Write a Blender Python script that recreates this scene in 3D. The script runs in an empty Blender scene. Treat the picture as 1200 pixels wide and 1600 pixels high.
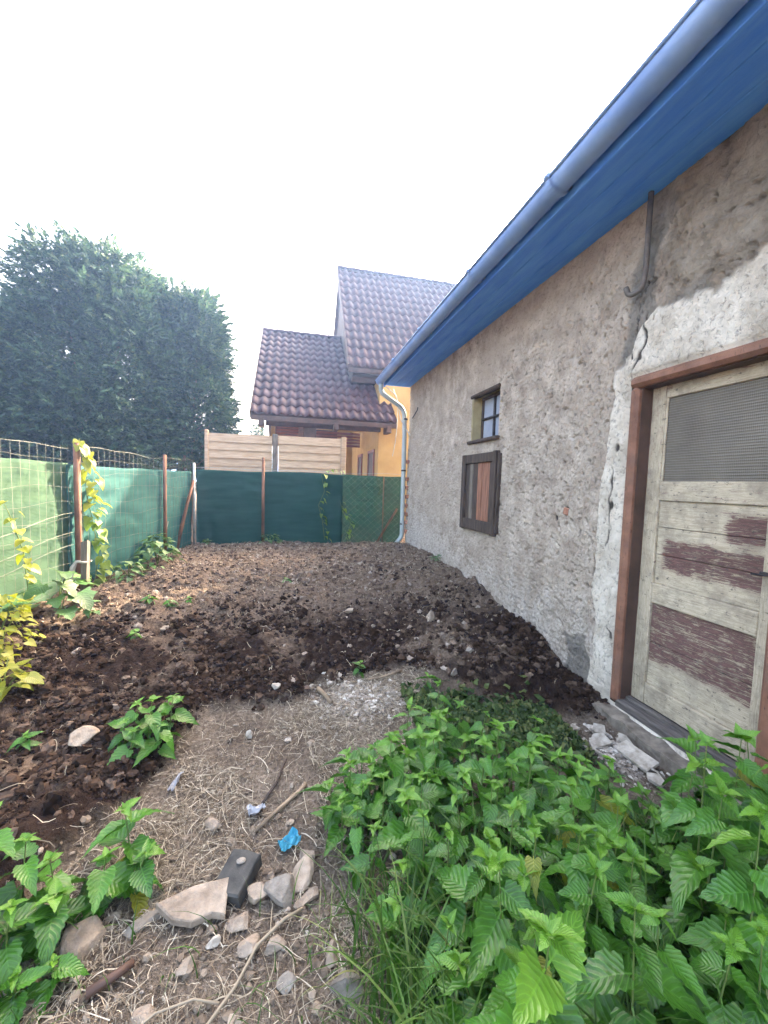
import bpy, math, random
import numpy as np
from mathutils import Matrix, Vector, Euler

random.seed(7)
rng = np.random.default_rng(7)
scene = bpy.context.scene
COL = scene.collection
R = math.radians

# ------------------------------------------------------------------ camera
cam_data = bpy.data.cameras.new("camera")
cam_data.sensor_fit = 'VERTICAL'
cam_data.sensor_height = 36.0
cam_data.lens = 36.0 * 630.0 / 1600.0
cam_data.clip_start = 0.02
cam_data.clip_end = 3000.0
cam = bpy.data.objects.new("camera", cam_data)
COL.objects.link(cam)
_yaw, _pit, _rol = R(13.2), R(3.95), 0.03
_F = Vector((math.sin(_yaw) * math.cos(_pit), math.cos(_yaw) * math.cos(_pit), -math.sin(_pit)))
_R0 = Vector((math.cos(_yaw), -math.sin(_yaw), 0))
_U0 = _R0.cross(_F)
_RR = _R0 * math.cos(_rol) + _U0 * math.sin(_rol)
_UU = _U0 * math.cos(_rol) - _R0 * math.sin(_rol)
cam.matrix_world = Matrix(((_RR.x, _UU.x, -_F.x, 0.0), (_RR.y, _UU.y, -_F.y, 0.0),
                           (_RR.z, _UU.z, -_F.z, 1.45), (0, 0, 0, 1)))
scene.camera = cam
cy_ = scene.cycles
cy_.max_bounces = 7; cy_.diffuse_bounces = 2; cy_.glossy_bounces = 2; cy_.transmission_bounces = 4; cy_.transparent_max_bounces = 8; cy_.volume_bounces = 0
cy_.use_adaptive_sampling = True; cy_.adaptive_threshold = 0.02

# ------------------------------------------------------------------ sky, sun, exposure
SUN_AZ = R(47.0)      # from +Y towards +X
SUN_EL = R(29.0)
world = bpy.data.worlds.new("World")
scene.world = world
world.use_nodes = True
wn = world.node_tree
wn.nodes.clear()
sky = wn.nodes.new('ShaderNodeTexSky')
sky.sky_type = 'NISHITA'
sky.sun_disc = False
sky.sun_elevation = SUN_EL
sky.sun_rotation = SUN_AZ
sky.air_density = 1.0
sky.dust_density = 8.0
sky.ozone_density = 0.6
bg = wn.nodes.new('ShaderNodeBackground')
bg.inputs['Strength'].default_value = 0.15
wo = wn.nodes.new('ShaderNodeOutputWorld')
wn.links.new(sky.outputs[0], bg.inputs['Color'])
wn.links.new(bg.outputs[0], wo.inputs['Surface'])
sun_data = bpy.data.lights.new("sun", 'SUN')
sun_data.energy = 2.4
sun_data.angle = R(0.5)
sun_data.color = (1.0, 0.93, 0.82)
sun = bpy.data.objects.new("sun", sun_data)
COL.objects.link(sun)
_sd = Vector((math.sin(SUN_AZ) * math.cos(SUN_EL), math.cos(SUN_AZ) * math.cos(SUN_EL), math.sin(SUN_EL)))
sun.rotation_euler = _sd.to_track_quat('Z', 'Y').to_euler()
sun.location = _sd * 60
vs = scene.view_settings
vs.view_transform = 'Standard'
vs.look = 'None'
vs.exposure = 3.75
vs.gamma = 1.0
vs.use_curve_mapping = False
vs.use_white_balance = True          # the camera's own balance for open shade
vs.white_balance_temperature = 7950
vs.white_balance_tint = 12

# ------------------------------------------------------------------ numpy noise
def _h(ix, iy, s):
    a = (ix.astype(np.int64) * 374761393 + iy.astype(np.int64) * 668265263 + s * 974634777) & 0xffffffff
    a = ((a ^ (a >> 13)) * 1274126177) & 0xffffffff
    a = a ^ (a >> 16)
    return (a & 0xffff) / 65535.0

def vnoise(x, y, s=0):
    x = np.asarray(x, float); y = np.asarray(y, float)
    x0 = np.floor(x); y0 = np.floor(y)
    fx = x - x0; fy = y - y0
    fx = fx * fx * (3 - 2 * fx); fy = fy * fy * (3 - 2 * fy)
    a = _h(x0, y0, s); b = _h(x0 + 1, y0, s); c = _h(x0, y0 + 1, s); d = _h(x0 + 1, y0 + 1, s)
    return (a + (b - a) * fx) * (1 - fy) + (c + (d - c) * fx) * fy

def fbm(x, y, s=0, o=4, g=0.5):
    t = 0; am = 1; n = 0
    for i in range(o):
        t = t + am * vnoise(x * 2 ** i + 13.7 * i, y * 2 ** i - 7.3 * i, s + i); n += am; am *= g
    return t / n

def sstep(a, b, x):
    t = np.clip((x - a) / (b - a), 0, 1)
    return t * t * (3 - 2 * t)

# ------------------------------------------------------------------ mesh helpers
class MB:
    def __init__(self): self.v = []; self.f = []
    def add(self, vs_, fs_):
        o = len(self.v)
        self.v.extend([tuple(p) for p in vs_]); self.f.extend([tuple(i + o for i in q) for q in fs_])
        return self
    def box(self, c, s, rot=None, taper=1.0):
        hx, hy, hz = s[0] / 2, s[1] / 2, s[2] / 2
        p = [Vector((x * hx * (taper if z > 0 else 1), y * hy * (taper if z > 0 else 1), z * hz))
             for z in (-1, 1) for y in (-1, 1) for x in (-1, 1)]
        if rot is not None:
            m = Euler(rot).to_matrix(); p = [m @ q for q in p]
        p = [q + Vector(c) for q in p]
        return self.add(p, [(0, 2, 3, 1), (4, 5, 7, 6), (0, 1, 5, 4), (2, 6, 7, 3), (0, 4, 6, 2), (1, 3, 7, 5)])
    def span(self, a, b):
        return self.box([(a[i] + b[i]) / 2 for i in range(3)], [abs(b[i] - a[i]) for i in range(3)])
    def bbox(self, a, b, bev=0.006):
        # box with chamfered edges
        c = [(a[i] + b[i]) / 2 for i in range(3)]; h = [abs(b[i] - a[i]) / 2 for i in range(3)]
        bev = min(bev, min(h) * 0.8)
        vs_ = []; ix = {}
        for sx in (-1, 1):
            for sy in (-1, 1):
                for sz in (-1, 1):
                    for k in range(3):
                        p = [sx * (h[0] - bev), sy * (h[1] - bev), sz * (h[2] - bev)]
                        p[k] = (sx, sy, sz)[k] * h[k]
                        ix[(sx, sy, sz, k)] = len(vs_)
                        vs_.append([p[j] + c[j] for j in range(3)])
        fs = []
        S = [(-1, -1), (1, -1), (1, 1), (-1, 1)]
        for k in range(3):
            for s in (-1, 1):
                q = []
                for (u, w) in S:
                    t = [0, 0, 0]; t[k] = s; t[(k + 1) % 3] = u; t[(k + 2) % 3] = w
                    q.append(ix[(t[0], t[1], t[2], k)])
                fs.append(q if s > 0 else q[::-1])
        for k in range(3):
            i, j = (k + 1) % 3, (k + 2) % 3
            for si in (-1, 1):
                for sj in (-1, 1):
                    def t_(sk):
                        t = [0, 0, 0]; t[k] = sk; t[i] = si; t[j] = sj; return t
                    A = t_(-1); B = t_(1)
                    q = [ix[(*A, i)], ix[(*B, i)], ix[(*B, j)], ix[(*A, j)]]
                    fs.append(q if si * sj > 0 else q[::-1])
        for sx in (-1, 1):
            for sy in (-1, 1):
                for sz in (-1, 1):
                    q = [ix[(sx, sy, sz, k)] for k in range(3)]
                    fs.append(q if sx * sy * sz > 0 else q[::-1])
        return self.add(vs_, fs)
    def tube(self, pts, rad, n=8, caps=True):
        pts = [Vector(p) for p in pts]
        if not hasattr(rad, '__len__'): rad = [rad] * len(pts)
        rings = []
        up = None
        for i, p in enumerate(pts):
            d = (pts[min(i + 1, len(pts) - 1)] - pts[max(i - 1, 0)]).normalized()
            if up is None:
                up = d.orthogonal().normalized()
            a = (up - d * up.dot(d))
            a = a.normalized() if a.length > 1e-5 else d.orthogonal().normalized()
            up = a; b = d.cross(a)
            rings.append([p + (a * math.cos(2 * math.pi * k / n) + b * math.sin(2 * math.pi * k / n)) * rad[i] for k in range(n)])
        vs_ = [q for r_ in rings for q in r_]
        fs = [(i * n + k, i * n + (k + 1) % n, (i + 1) * n + (k + 1) % n, (i + 1) * n + k)
              for i in range(len(pts) - 1) for k in range(n)]
        if caps:
            fs.append(tuple(range(n))[::-1]); fs.append(tuple((len(pts) - 1) * n + k for k in range(n)))
        return self.add(vs_, fs)

def fast_mesh(name, V, Fq, mats=None, smooth=False):
    """V (n,3) array, Fq (m,k) int array."""
    V = np.asarray(V, np.float32); Fq = np.asarray(Fq, np.int32)
    me = bpy.data.meshes.new(name)
    k = Fq.shape[1]; m = len(Fq)
    me.vertices.add(len(V)); me.vertices.foreach_set('co', V.ravel())
    me.loops.add(m * k); me.loops.foreach_set('vertex_index', Fq.ravel())
    me.polygons.add(m)
    me.polygons.foreach_set('loop_start', np.arange(0, m * k, k, dtype=np.int32))
    me.polygons.foreach_set('loop_total', np.full(m, k, np.int32))
    me.polygons.foreach_set('use_smooth', np.full(m, smooth, bool))
    me.update(calc_edges=True); me.validate()
    if mats: me.materials.append(mats)
    return me

def link(name, me, parent=None):
    o = bpy.data.objects.new(name, me); COL.objects.link(o)
    if parent is not None: o.parent = parent
    return o

def world_loc(o):
    p = Vector((0, 0, 0))
    while o is not None:
        p += o.location; o = o.parent
    return p

def part(name, mb, mat, parent=None, smooth=False):
    """mesh from an MB in world coordinates, stored relative to its (unrotated) parent"""
    off = world_loc(parent) if parent is not None else Vector((0, 0, 0))
    me = bpy.data.meshes.new(name)
    me.from_pydata([(p[0] - off.x, p[1] - off.y, p[2] - off.z) for p in mb.v], [], mb.f)
    if smooth: me.polygons.foreach_set('use_smooth', [True] * len(me.polygons))
    me.update(); me.materials.append(mat)
    return link(name, me, parent)

def tag(o, label=None, cat=None, group=None, kind=None):
    if label: o['label'] = label
    if cat: o['category'] = cat
    if group: o['group'] = group
    if kind: o['kind'] = kind
    return o

def thing(name, label, cat, loc=(0, 0, 0), group=None):
    o = bpy.data.objects.new(name, None); COL.objects.link(o)
    o.location = loc; o.empty_display_size = 0.1
    return tag(o, label, cat, group)

def solo(name, mb, mat, label, cat, group=None, smooth=False):
    return tag(part(name, mb, mat, None, smooth), label, cat, group)

def col_attr(me, name, arr):
    a = me.color_attributes.new(name, 'FLOAT_COLOR', 'POINT')
    a.data.foreach_set('color', np.asarray(arr, np.float32).ravel())

# ------------------------------------------------------------------ node helpers
class NT:
    def __init__(self, name):
        self.m = bpy.data.materials.new(name); self.m.use_nodes = True
        self.t = self.m.node_tree; self.t.nodes.clear()
        self.out = self.t.nodes.new('ShaderNodeOutputMaterial')
    def n(self, typ, ins=None, **kw):
        nd = self.t.nodes.new('ShaderNode' + typ)
        for k, v in kw.items(): setattr(nd, k, v)
        if ins:
            for k, v in ins.items(): self.set(nd.inputs[k], v)
        return nd
    def set(self, sock, v):
        if isinstance(v, bpy.types.NodeSocket): self.t.links.new(v, sock)
        elif isinstance(v, bpy.types.Node): self.t.links.new(v.outputs[0], sock)
        else:
            if hasattr(sock.default_value, '__len__') and len(sock.default_value) == 4 and len(v) == 3: v = (*v, 1)
            sock.default_value = v
    def noise(self, vec, scale, detail=4, rough=0.55, dist=0.0):
        return self.n('TexNoise', {'Vector': vec, 'Scale': scale, 'Detail': detail, 'Roughness': rough, 'Distortion': dist}).outputs['Fac']
    def coord(self, k='Object'): return self.n('TexCoord').outputs[k]
    def map(self, vec, scale=(1, 1, 1), rot=(0, 0, 0)):
        return self.n('Mapping', {'Vector': vec, 'Scale': scale, 'Rotation': rot}).outputs[0]
    def mix(self, fac, a, b, mode='MIX'):
        nd = self.t.nodes.new('ShaderNodeMix'); nd.data_type = 'RGBA'; nd.blend_type = mode; nd.clamp_factor = True
        for s in nd.inputs:
            if s.identifier == 'Factor_Float': self.set(s, fac)
            elif s.identifier == 'A_Color': self.set(s, a)
            elif s.identifier == 'B_Color': self.set(s, b)
        return [s for s in nd.outputs if s.identifier == 'Result_Color'][0]
    def math(self, op, a, b=0.0, c=0.0):
        nd = self.t.nodes.new('ShaderNodeMath'); nd.operation = op
        self.set(nd.inputs[0], a); self.set(nd.inputs[1], b); self.set(nd.inputs[2], c)
        return nd.outputs[0]
    def ramp(self, fac, stops, interp='LINEAR'):
        nd = self.t.nodes.new('ShaderNodeValToRGB'); nd.color_ramp.interpolation = interp
        e = nd.color_ramp.elements
        while len(e) < len(stops): e.new(0.5)
        for i, (p, c) in enumerate(stops):
            e[i].position = p
            if not hasattr(c, '__len__'): c = (c, c, c)
            e[i].color = (*c, 1)
        self.set(nd.inputs[0], fac)
        return nd.outputs[0]
    def bump(self, h, strength=0.5, dist=0.01, normal=None):
        d = {'Height': h, 'Strength': strength, 'Distance': dist}
        if normal is not None: d['Normal'] = normal
        return self.n('Bump', d).outputs[0]
    def bsdf(self, color, rough=0.7, normal=None, metal=0.0, spec=0.5):
        d = {'Base Color': color, 'Roughness': rough, 'Metallic': metal, 'Specular IOR Level': spec}
        if normal is not None: d['Normal'] = normal
        return self.n('BsdfPrincipled', d).outputs[0]
    def done(self, sh):
        self.t.links.new(sh, self.out.inputs['Surface']); return self.m

def simple(name, c1, c2, scale=8, rough=0.7, bump=0.3, bscale=40, bd=0.004, metal=0.0, stretch=(1, 1, 1), perobj=0.0, spec=0.4):
    t = NT(name); co = t.map(t.coord(), stretch)
    f = t.noise(co, scale, 4)
    c = t.mix(t.ramp(f, [(0.3, 0), (0.7, 1)]), c1, c2)
    if perobj:
        r = t.n('ObjectInfo').outputs['Random']
        hsv = t.n('HueSaturation', {'Color': c, 'Value': t.math('MULTIPLY_ADD', r, perobj, 1 - perobj / 2)})
        c = hsv.outputs[0]
    nb = t.bump(t.noise(co, bscale, 3), bump, bd)
    return t.done(t.bsdf(c, rough, nb, metal, spec))

def island(name, stops, rough=0.8, transl=None, spec=0.3, nz=0.0):
    """colour picked per loose piece"""
    t = NT(name)
    r = t.n('NewGeometry').outputs['Random Per Island']
    c = t.ramp(r, stops)
    if nz:
        f = t.noise(t.coord(), nz, 4)
        c = t.mix(t.ramp(f, [(0.35, 0.0), (0.7, 0.55)]), c, t.mix(1.0, c, (0.45, 0.42, 0.4), 'MULTIPLY'))
    s = t.bsdf(c, rough, None, 0, spec)
    if transl:
        tr = t.n('BsdfTranslucent', {'Color': c}).outputs[0]
        s = t.n('MixShader', {0: transl, 1: s, 2: tr}).outputs[0]
    return t.done(s)

# ------------------------------------------------------------------ materials
def mat_ground():
    t = NT('ground_soil'); co = t.coord()
    a = t.n('Attribute', attribute_name='mask')
    sep = t.n('SeparateColor', {0: a.outputs['Color']})
    soil, dry, white = sep.outputs[0], sep.outputs[1], sep.outputs[2]
    n1 = t.noise(co, 14, 4, 0.68); n2 = t.noise(co, 60, 4, 0.62); n3 = t.noise(co, 3, 4)
    wet = t.mix(t.ramp(n1, [(0.3, 0), (0.72, 1)]), (0.016, 0.009, 0.007), (0.062, 0.037, 0.027))
    dr = t.mix(t.ramp(n2, [(0.3, 0), (0.7, 1)]), (0.10, 0.068, 0.050), (0.30, 0.225, 0.17))
    d = t.math('MULTIPLY_ADD', n1, 0.9, -0.45); d = t.math('ADD', dry, d)
    s = t.mix(t.ramp(d, [(0.25, 0), (0.8, 1)]), wet, dr)
    lit = t.mix(t.ramp(n2, [(0.3, 0), (0.7, 1)]), (0.12, 0.092, 0.07), (0.36, 0.295, 0.235))
    lit = t.mix(t.ramp(n3, [(0.4, 0), (0.65, 0.6)]), lit, (0.08, 0.055, 0.04))
    c = t.mix(soil, lit, s)
    w = t.math('ADD', white, t.math('MULTIPLY_ADD', n2, 1.2, -0.6))
    c = t.mix(t.ramp(w, [(0.45, 0), (0.75, 0.9)]), c, (0.5, 0.46, 0.42))
    h = t.math('ADD', t.math('MULTIPLY', n1, 1.0), t.math('MULTIPLY', n2, 0.6))
    nb = t.bump(h, 1.0, 0.045)
    nb = t.bump(t.noise(co, 190, 2, 0.7), 0.9, 0.012, nb)
    return t.done(t.bsdf(c, 0.95, nb, 0, 0.15))
G_MAT = mat_ground()

def mat_plaster():
    t = NT('old_plaster'); co = t.coord()
    a = t.n('Attribute', attribute_name='mask')
    sep = t.n('SeparateColor', {0: a.outputs['Color']})
    white, brown, grey = sep.outputs[0], sep.outputs[1], sep.outputs[2]
    low = a.outputs['Alpha']
    n1 = t.noise(co, 5, 5, 0.64); n2 = t.noise(co, 34, 5, 0.68, 0.6); n3 = t.noise(co, 1.1, 3)
    base = t.mix(t.ramp(n1, [(0.32, 0), (0.68, 1)]), (0.30, 0.235, 0.185), (0.60, 0.515, 0.435))
    base = t.mix(t.ramp(n3, [(0.42, 0), (0.60, 0.65)]), base, (0.42, 0.345, 0.28))
    base = t.mix(t.ramp(n2, [(0.30, 0.75), (0.45, 0)]), base, (0.17, 0.14, 0.12))
    lowc = t.mix(t.ramp(n2, [(0.34, 0), (0.55, 1)]), (0.28, 0.235, 0.20), (0.64, 0.58, 0.52))
    lf = t.math('ADD', low, t.math('MULTIPLY_ADD', n1, 1.1, -0.55))
    base = t.mix(t.ramp(lf, [(0.3, 0), (0.85, 0.9)]), base, lowc)
    br = t.mix(t.ramp(n1, [(0.35, 0), (0.65, 1)]), (0.19, 0.15, 0.115), (0.36, 0.30, 0.24))
    base = t.mix(brown, base, br)
    gr = t.mix(t.ramp(n1, [(0.35, 0), (0.7, 1)]), (0.17, 0.15, 0.13), (0.32, 0.29, 0.255))
    base = t.mix(grey, base, gr)
    wh = t.mix(t.ramp(n1, [(0.32, 0), (0.62, 1)]), (0.44, 0.375, 0.30), (0.78, 0.71, 0.615))
    wh = t.mix(t.ramp(n2, [(0.34, 0.85), (0.47, 0)]), wh, (0.27, 0.235, 0.20))
    base = t.mix(white, base, wh)
    ck = t.n('Attribute', attribute_name='crack')
    base = t.mix(ck.outputs['Fac'], base, (0.06, 0.05, 0.045))
    nb = t.bump(n2, 0.9, 0.02)
    nb = t.bump(t.noise(co, 150, 2, 0.7), 0.8, 0.006, nb)
    return t.done(t.bsdf(base, 0.93, nb, 0, 0.15))
PLASTER = mat_plaster()

def mat_door():
    t = NT('peeling_cream_paint'); co = t.coord()
    a = t.n('Attribute', attribute_name='wear')
    sep = t.n('SeparateColor', {0: a.outputs['Color']})
    wear, horiz = sep.outputs[0], sep.outputs[1]
    gh = t.noise(t.map(co, (6, 3.5, 46)), 2.6, 8, 0.7, 1.2)
    gv = t.noise(t.map(co, (6, 46, 3.5)), 2.6, 8, 0.7, 1.2)
    g = t.n('Mix', {0: horiz, 2: gv, 3: gh}).outputs[0]
    wood = t.mix(t.ramp(g, [(0.35, 0), (0.52, 0.5), (0.66, 1)]), (0.040, 0.018, 0.017), (0.22, 0.115, 0.10))
    pale = t.mix(t.ramp(g, [(0.3, 0), (0.7, 1)]), (0.30, 0.235, 0.16), (0.66, 0.565, 0.43))
    stain = t.noise(co, 7, 8, 0.7)
    pale = t.mix(t.ramp(stain, [(0.46, 0), (0.68, 0.75)]), pale, (0.19, 0.155, 0.12))
    w = t.math('ADD', wear, t.math('MULTIPLY_ADD', g, 2.3, -1.15))
    w = t.math('ADD', w, t.math('MULTIPLY_ADD', t.noise(co, 16, 6, 0.7), 0.5, -0.25))
    wm = t.ramp(w, [(0.40, 0), (0.62, 1)])
    bare = t.ramp(t.noise(t.map(co, (9, 9, 16)), 3.2, 9, 0.75), [(0.58, 0), (0.65, 1)])
    c = t.mix(wm, pale, wood)
    c = t.mix(t.math('MULTIPLY', bare, 0.85), c, (0.06, 0.05, 0.045))
    h = t.math('SUBTRACT', t.math('MULTIPLY', g, 0.7), t.math('MULTIPLY', wm, 0.35))
    nb = t.bump(h, 0.5, 0.004)
    return t.done(t.bsdf(c, 0.72, nb, 0, 0.3))
DOORP = mat_door()

def mat_redpaint():
    t = NT('red_brown_frame_paint'); co = t.coord()
    n = t.noise(co, 9, 8, 0.65); n2 = t.noise(t.map(co, (40, 40, 12)), 2, 8, 0.75)
    c = t.mix(t.ramp(n, [(0.3, 0), (0.7, 1)]), (0.15, 0.066, 0.042), (0.29, 0.135, 0.085))
    c = t.mix(t.ramp(n2, [(0.58, 0), (0.66, 1)]), c, (0.05, 0.025, 0.02))
    c = t.mix(t.ramp(t.noise(co, 3.3, 6, 0.7), [(0.5, 0), (0.7, 0.6)]), c, (0.16, 0.10, 0.08))
    return t.done(t.bsdf(c, 0.6, t.bump(n2, 0.5, 0.004), 0, 0.35))
REDP = mat_redpaint()

def mat_wireglass():
    t = NT('wired_glass'); co = t.coord()
    wv = t.n('TexWave', {'Vector': t.map(co, (1, 0.06, 1)), 'Scale': 22.0, 'Distortion': 1.6, 'Detail': 2.0, 'Detail Scale': 3.0}, wave_type='BANDS', bands_direction='Z').outputs['Fac']
    wy = t.n('TexWave', {'Vector': co, 'Scale': 36.0, 'Distortion': 0.8}, wave_type='BANDS', bands_direction='Y').outputs['Fac']
    n = t.noise(co, 3.0, 5)
    c = t.mix(t.ramp(n, [(0.3, 0), (0.7, 1)]), (0.095, 0.078, 0.060), (0.165, 0.138, 0.105))
    c = t.mix(t.ramp(wv, [(0.75, 0), (1.0, 0.35)]), c, (0.3, 0.29, 0.27))
    nb = t.bump(t.math('ADD', wv, t.math('MULTIPLY', wy, 0.5)), 0.5, 0.004)
    return t.done(t.bsdf(c, 0.45, nb, 0, 0.4))
WGLASS = mat_wireglass()

def mat_winglass():
    t = NT('window_glass'); co = t.coord()
    n = t.noise(co, 6, 4)
    c = t.mix(n, (0.20, 0.23, 0.30), (0.42, 0.46, 0.55))  # pale blue sky reflection put into the glass colour
    return t.done(t.bsdf(c, 0.12, None, 0, 0.7))
GLASS = mat_winglass()

WOODDARK = simple('dark_weathered_wood', (0.03, 0.02, 0.016), (0.10, 0.07, 0.055), 5, 0.8, 0.5, 30, 0.004, stretch=(10, 10, 1.2))
WOODRED = simple('red_brown_plank', (0.16, 0.065, 0.04), (0.36, 0.17, 0.11), 5, 0.8, 0.5, 30, 0.004, stretch=(10, 14, 1.2))
WOODGREY = simple('grey_weathered_wood', (0.085, 0.068, 0.055), (0.22, 0.185, 0.15), 4, 0.85, 0.5, 30, 0.004, stretch=(12, 12, 1.5))
WOODSILL = simple('grey_threshold_wood', (0.045, 0.038, 0.036), (0.19, 0.165, 0.15), 4, 0.85, 0.7, 20, 0.006, stretch=(20, 1.5, 20))
CONCRETE = simple('rough_concrete', (0.10, 0.083, 0.066), (0.29, 0.25, 0.205), 16, 0.92, 0.7, 50, 0.01)
SOFFIT_GLARE = simple('soffit_glare_blue', (0.05, 0.26, 0.93), (0.10, 0.37, 0.96), 3, 0.6, 0.4, 30, 0.004, stretch=(8, 1, 1))  # blue lens glare put into the colour of the eave boards
GUTTER_GLARE = simple('zinc_gutter_glare_blue', (0.16, 0.29, 0.58), (0.26, 0.40, 0.66), 4, 0.5, 0.15, 20, 0.002, metal=0.1)  # zinc with the blue lens glare put into its colour
PIPE = simple('pale_grey_pipe', (0.28, 0.33, 0.34), (0.46, 0.50, 0.49), 4, 0.5, 0.15, 20, 0.002, metal=0.15)
IRON = simple('dark_iron', (0.02, 0.02, 0.024), (0.07, 0.06, 0.06), 20, 0.6, 0.3, 60, 0.002, metal=0.3)
RUST = simple('rusty_steel', (0.085, 0.04, 0.026), (0.24, 0.115, 0.07), 12, 0.8, 0.4, 60, 0.003, metal=0.1, stretch=(1, 1, 0.4))
GALV = simple('galvanised_wire', (0.30, 0.30, 0.28), (0.5, 0.5, 0.47), 12, 0.5, 0.1, 60, 0.001, metal=0.5)
WIREG = simple('weathered_wire', (0.06, 0.075, 0.06), (0.22, 0.22, 0.19), 5, 0.6, 0.1, 60, 0.001, metal=0.2)
BRICKM = simple('red_brick', (0.30, 0.12, 0.075), (0.48, 0.24, 0.16), 20, 0.9, 0.6, 60, 0.006, perobj=0.4)
YELLOW = simple('yellow_render', (0.46, 0.27, 0.095), (0.56, 0.345, 0.135), 3, 0.9, 0.3, 120, 0.003)
WHITEW = simple('white_wall_paint', (0.62, 0.58, 0.52), (0.74, 0.71, 0.66), 3, 0.9, 0.2, 90, 0.003)
TILE = simple('brown_red_roof_tile', (0.040, 0.018, 0.022), (0.080, 0.034, 0.036), 5, 0.66, 0.25, 60, 0.003, perobj=0.45, spec=0.4)
ROOFTRIM = simple('dark_brown_timber', (0.05, 0.028, 0.02), (0.11, 0.06, 0.045), 6, 0.65, 0.3, 30, 0.003)
SHUTR = simple('red_brown_blind', (0.25, 0.085, 0.06), (0.33, 0.12, 0.085), 6, 0.6, 0.2, 30, 0.003)
BOARD = simple('pale_board', (0.36, 0.24, 0.15), (0.54, 0.39, 0.265), 3, 0.85, 0.4, 30, 0.004, stretch=(1.4, 8, 14), perobj=0.18)
STONE = simple('pale_stone', (0.19, 0.145, 0.11), (0.42, 0.345, 0.275), 16, 0.92, 0.9, 45, 0.012, perobj=0.4)
STONEG = simple('grey_stone', (0.15, 0.13, 0.11), (0.33, 0.295, 0.255), 16, 0.92, 0.9, 45, 0.012, perobj=0.3)
SLATE = simple('dark_slab', (0.022, 0.024, 0.025), (0.075, 0.072, 0.066), 18, 0.75, 0.4, 90, 0.003)
PLCHIP = simple('white_plaster_piece', (0.24, 0.205, 0.165), (0.52, 0.475, 0.415), 26, 0.92, 0.8, 50, 0.008, perobj=0.3)
BLUEPL = simple('blue_plastic', (0.02, 0.26, 0.40), (0.06, 0.40, 0.54), 20, 0.45, 0.3, 60, 0.003)
GREYPL = simple('grey_plastic', (0.20, 0.215, 0.25), (0.42, 0.44, 0.48), 20, 0.4, 0.3, 60, 0.003)
STICK = simple('dry_stick', (0.13, 0.09, 0.06), (0.34, 0.26, 0.18), 9, 0.85, 0.4, 60, 0.002)
RAG = simple('pale_cloth', (0.28, 0.26, 0.23), (0.42, 0.40, 0.36), 20, 0.9, 0.3, 80, 0.002)
BARK = simple('thuja_bark', (0.10, 0.062, 0.045), (0.26, 0.18, 0.13), 5, 0.9, 0.7, 25, 0.02, stretch=(8, 8, 0.9))
STEM = simple('green_stem', (0.075, 0.13, 0.03), (0.14, 0.19, 0.055), 12, 0.6, 0.2, 40, 0.002)
CLOD = island('soil_clod', [(0.0, (0.018, 0.011, 0.008)), (0.5, (0.042, 0.026, 0.019)), (0.88, (0.082, 0.054, 0.040)), (1.0, (0.14, 0.10, 0.078))], 0.97, None, 0.1, 55)
CLODDRY = island('dry_soil_crumb', [(0.0, (0.07, 0.047, 0.035)), (0.5, (0.17, 0.12, 0.09)), (0.85, (0.24, 0.18, 0.14)), (1.0, (0.4, 0.34, 0.29))], 0.97, None, 0.1, 55)
STRAW = island('straw', [(0.0, (0.12, 0.09, 0.065)), (0.4, (0.28, 0.225, 0.165)), (0.8, (0.45, 0.385, 0.29)), (1.0, (0.64, 0.58, 0.47))], 0.75, 0.15, 0.3)
GRAVEL = island('rubble_crumb', [(0.0, (0.10, 0.075, 0.055)), (0.5, (0.22, 0.17, 0.13)), (0.9, (0.34, 0.28, 0.22)), (1.0, (0.52, 0.46, 0.40))], 0.92, None, 0.2, 40)
GRASS = island('grass_blade', [(0.0, (0.03, 0.08, 0.012)), (0.6, (0.065, 0.16, 0.025)), (0.9, (0.11, 0.22, 0.045)), (1.0, (0.30, 0.30, 0.12))], 0.5, 0.35, 0.35)
THUJA = island('thuja_spray', [(0.0, (0.024, 0.060, 0.044)), (0.5, (0.046, 0.105, 0.066)), (0.85, (0.085, 0.165, 0.08)), (1.0, (0.13, 0.17, 0.07))], 0.6, 0.3, 0.3)
LITTER = island('torn_leaf_litter', [(0.0, (0.018, 0.04, 0.010)), (0.6, (0.045, 0.09, 0.022)), (1.0, (0.13, 0.15, 0.05))], 0.6, 0.25, 0.3)

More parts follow.
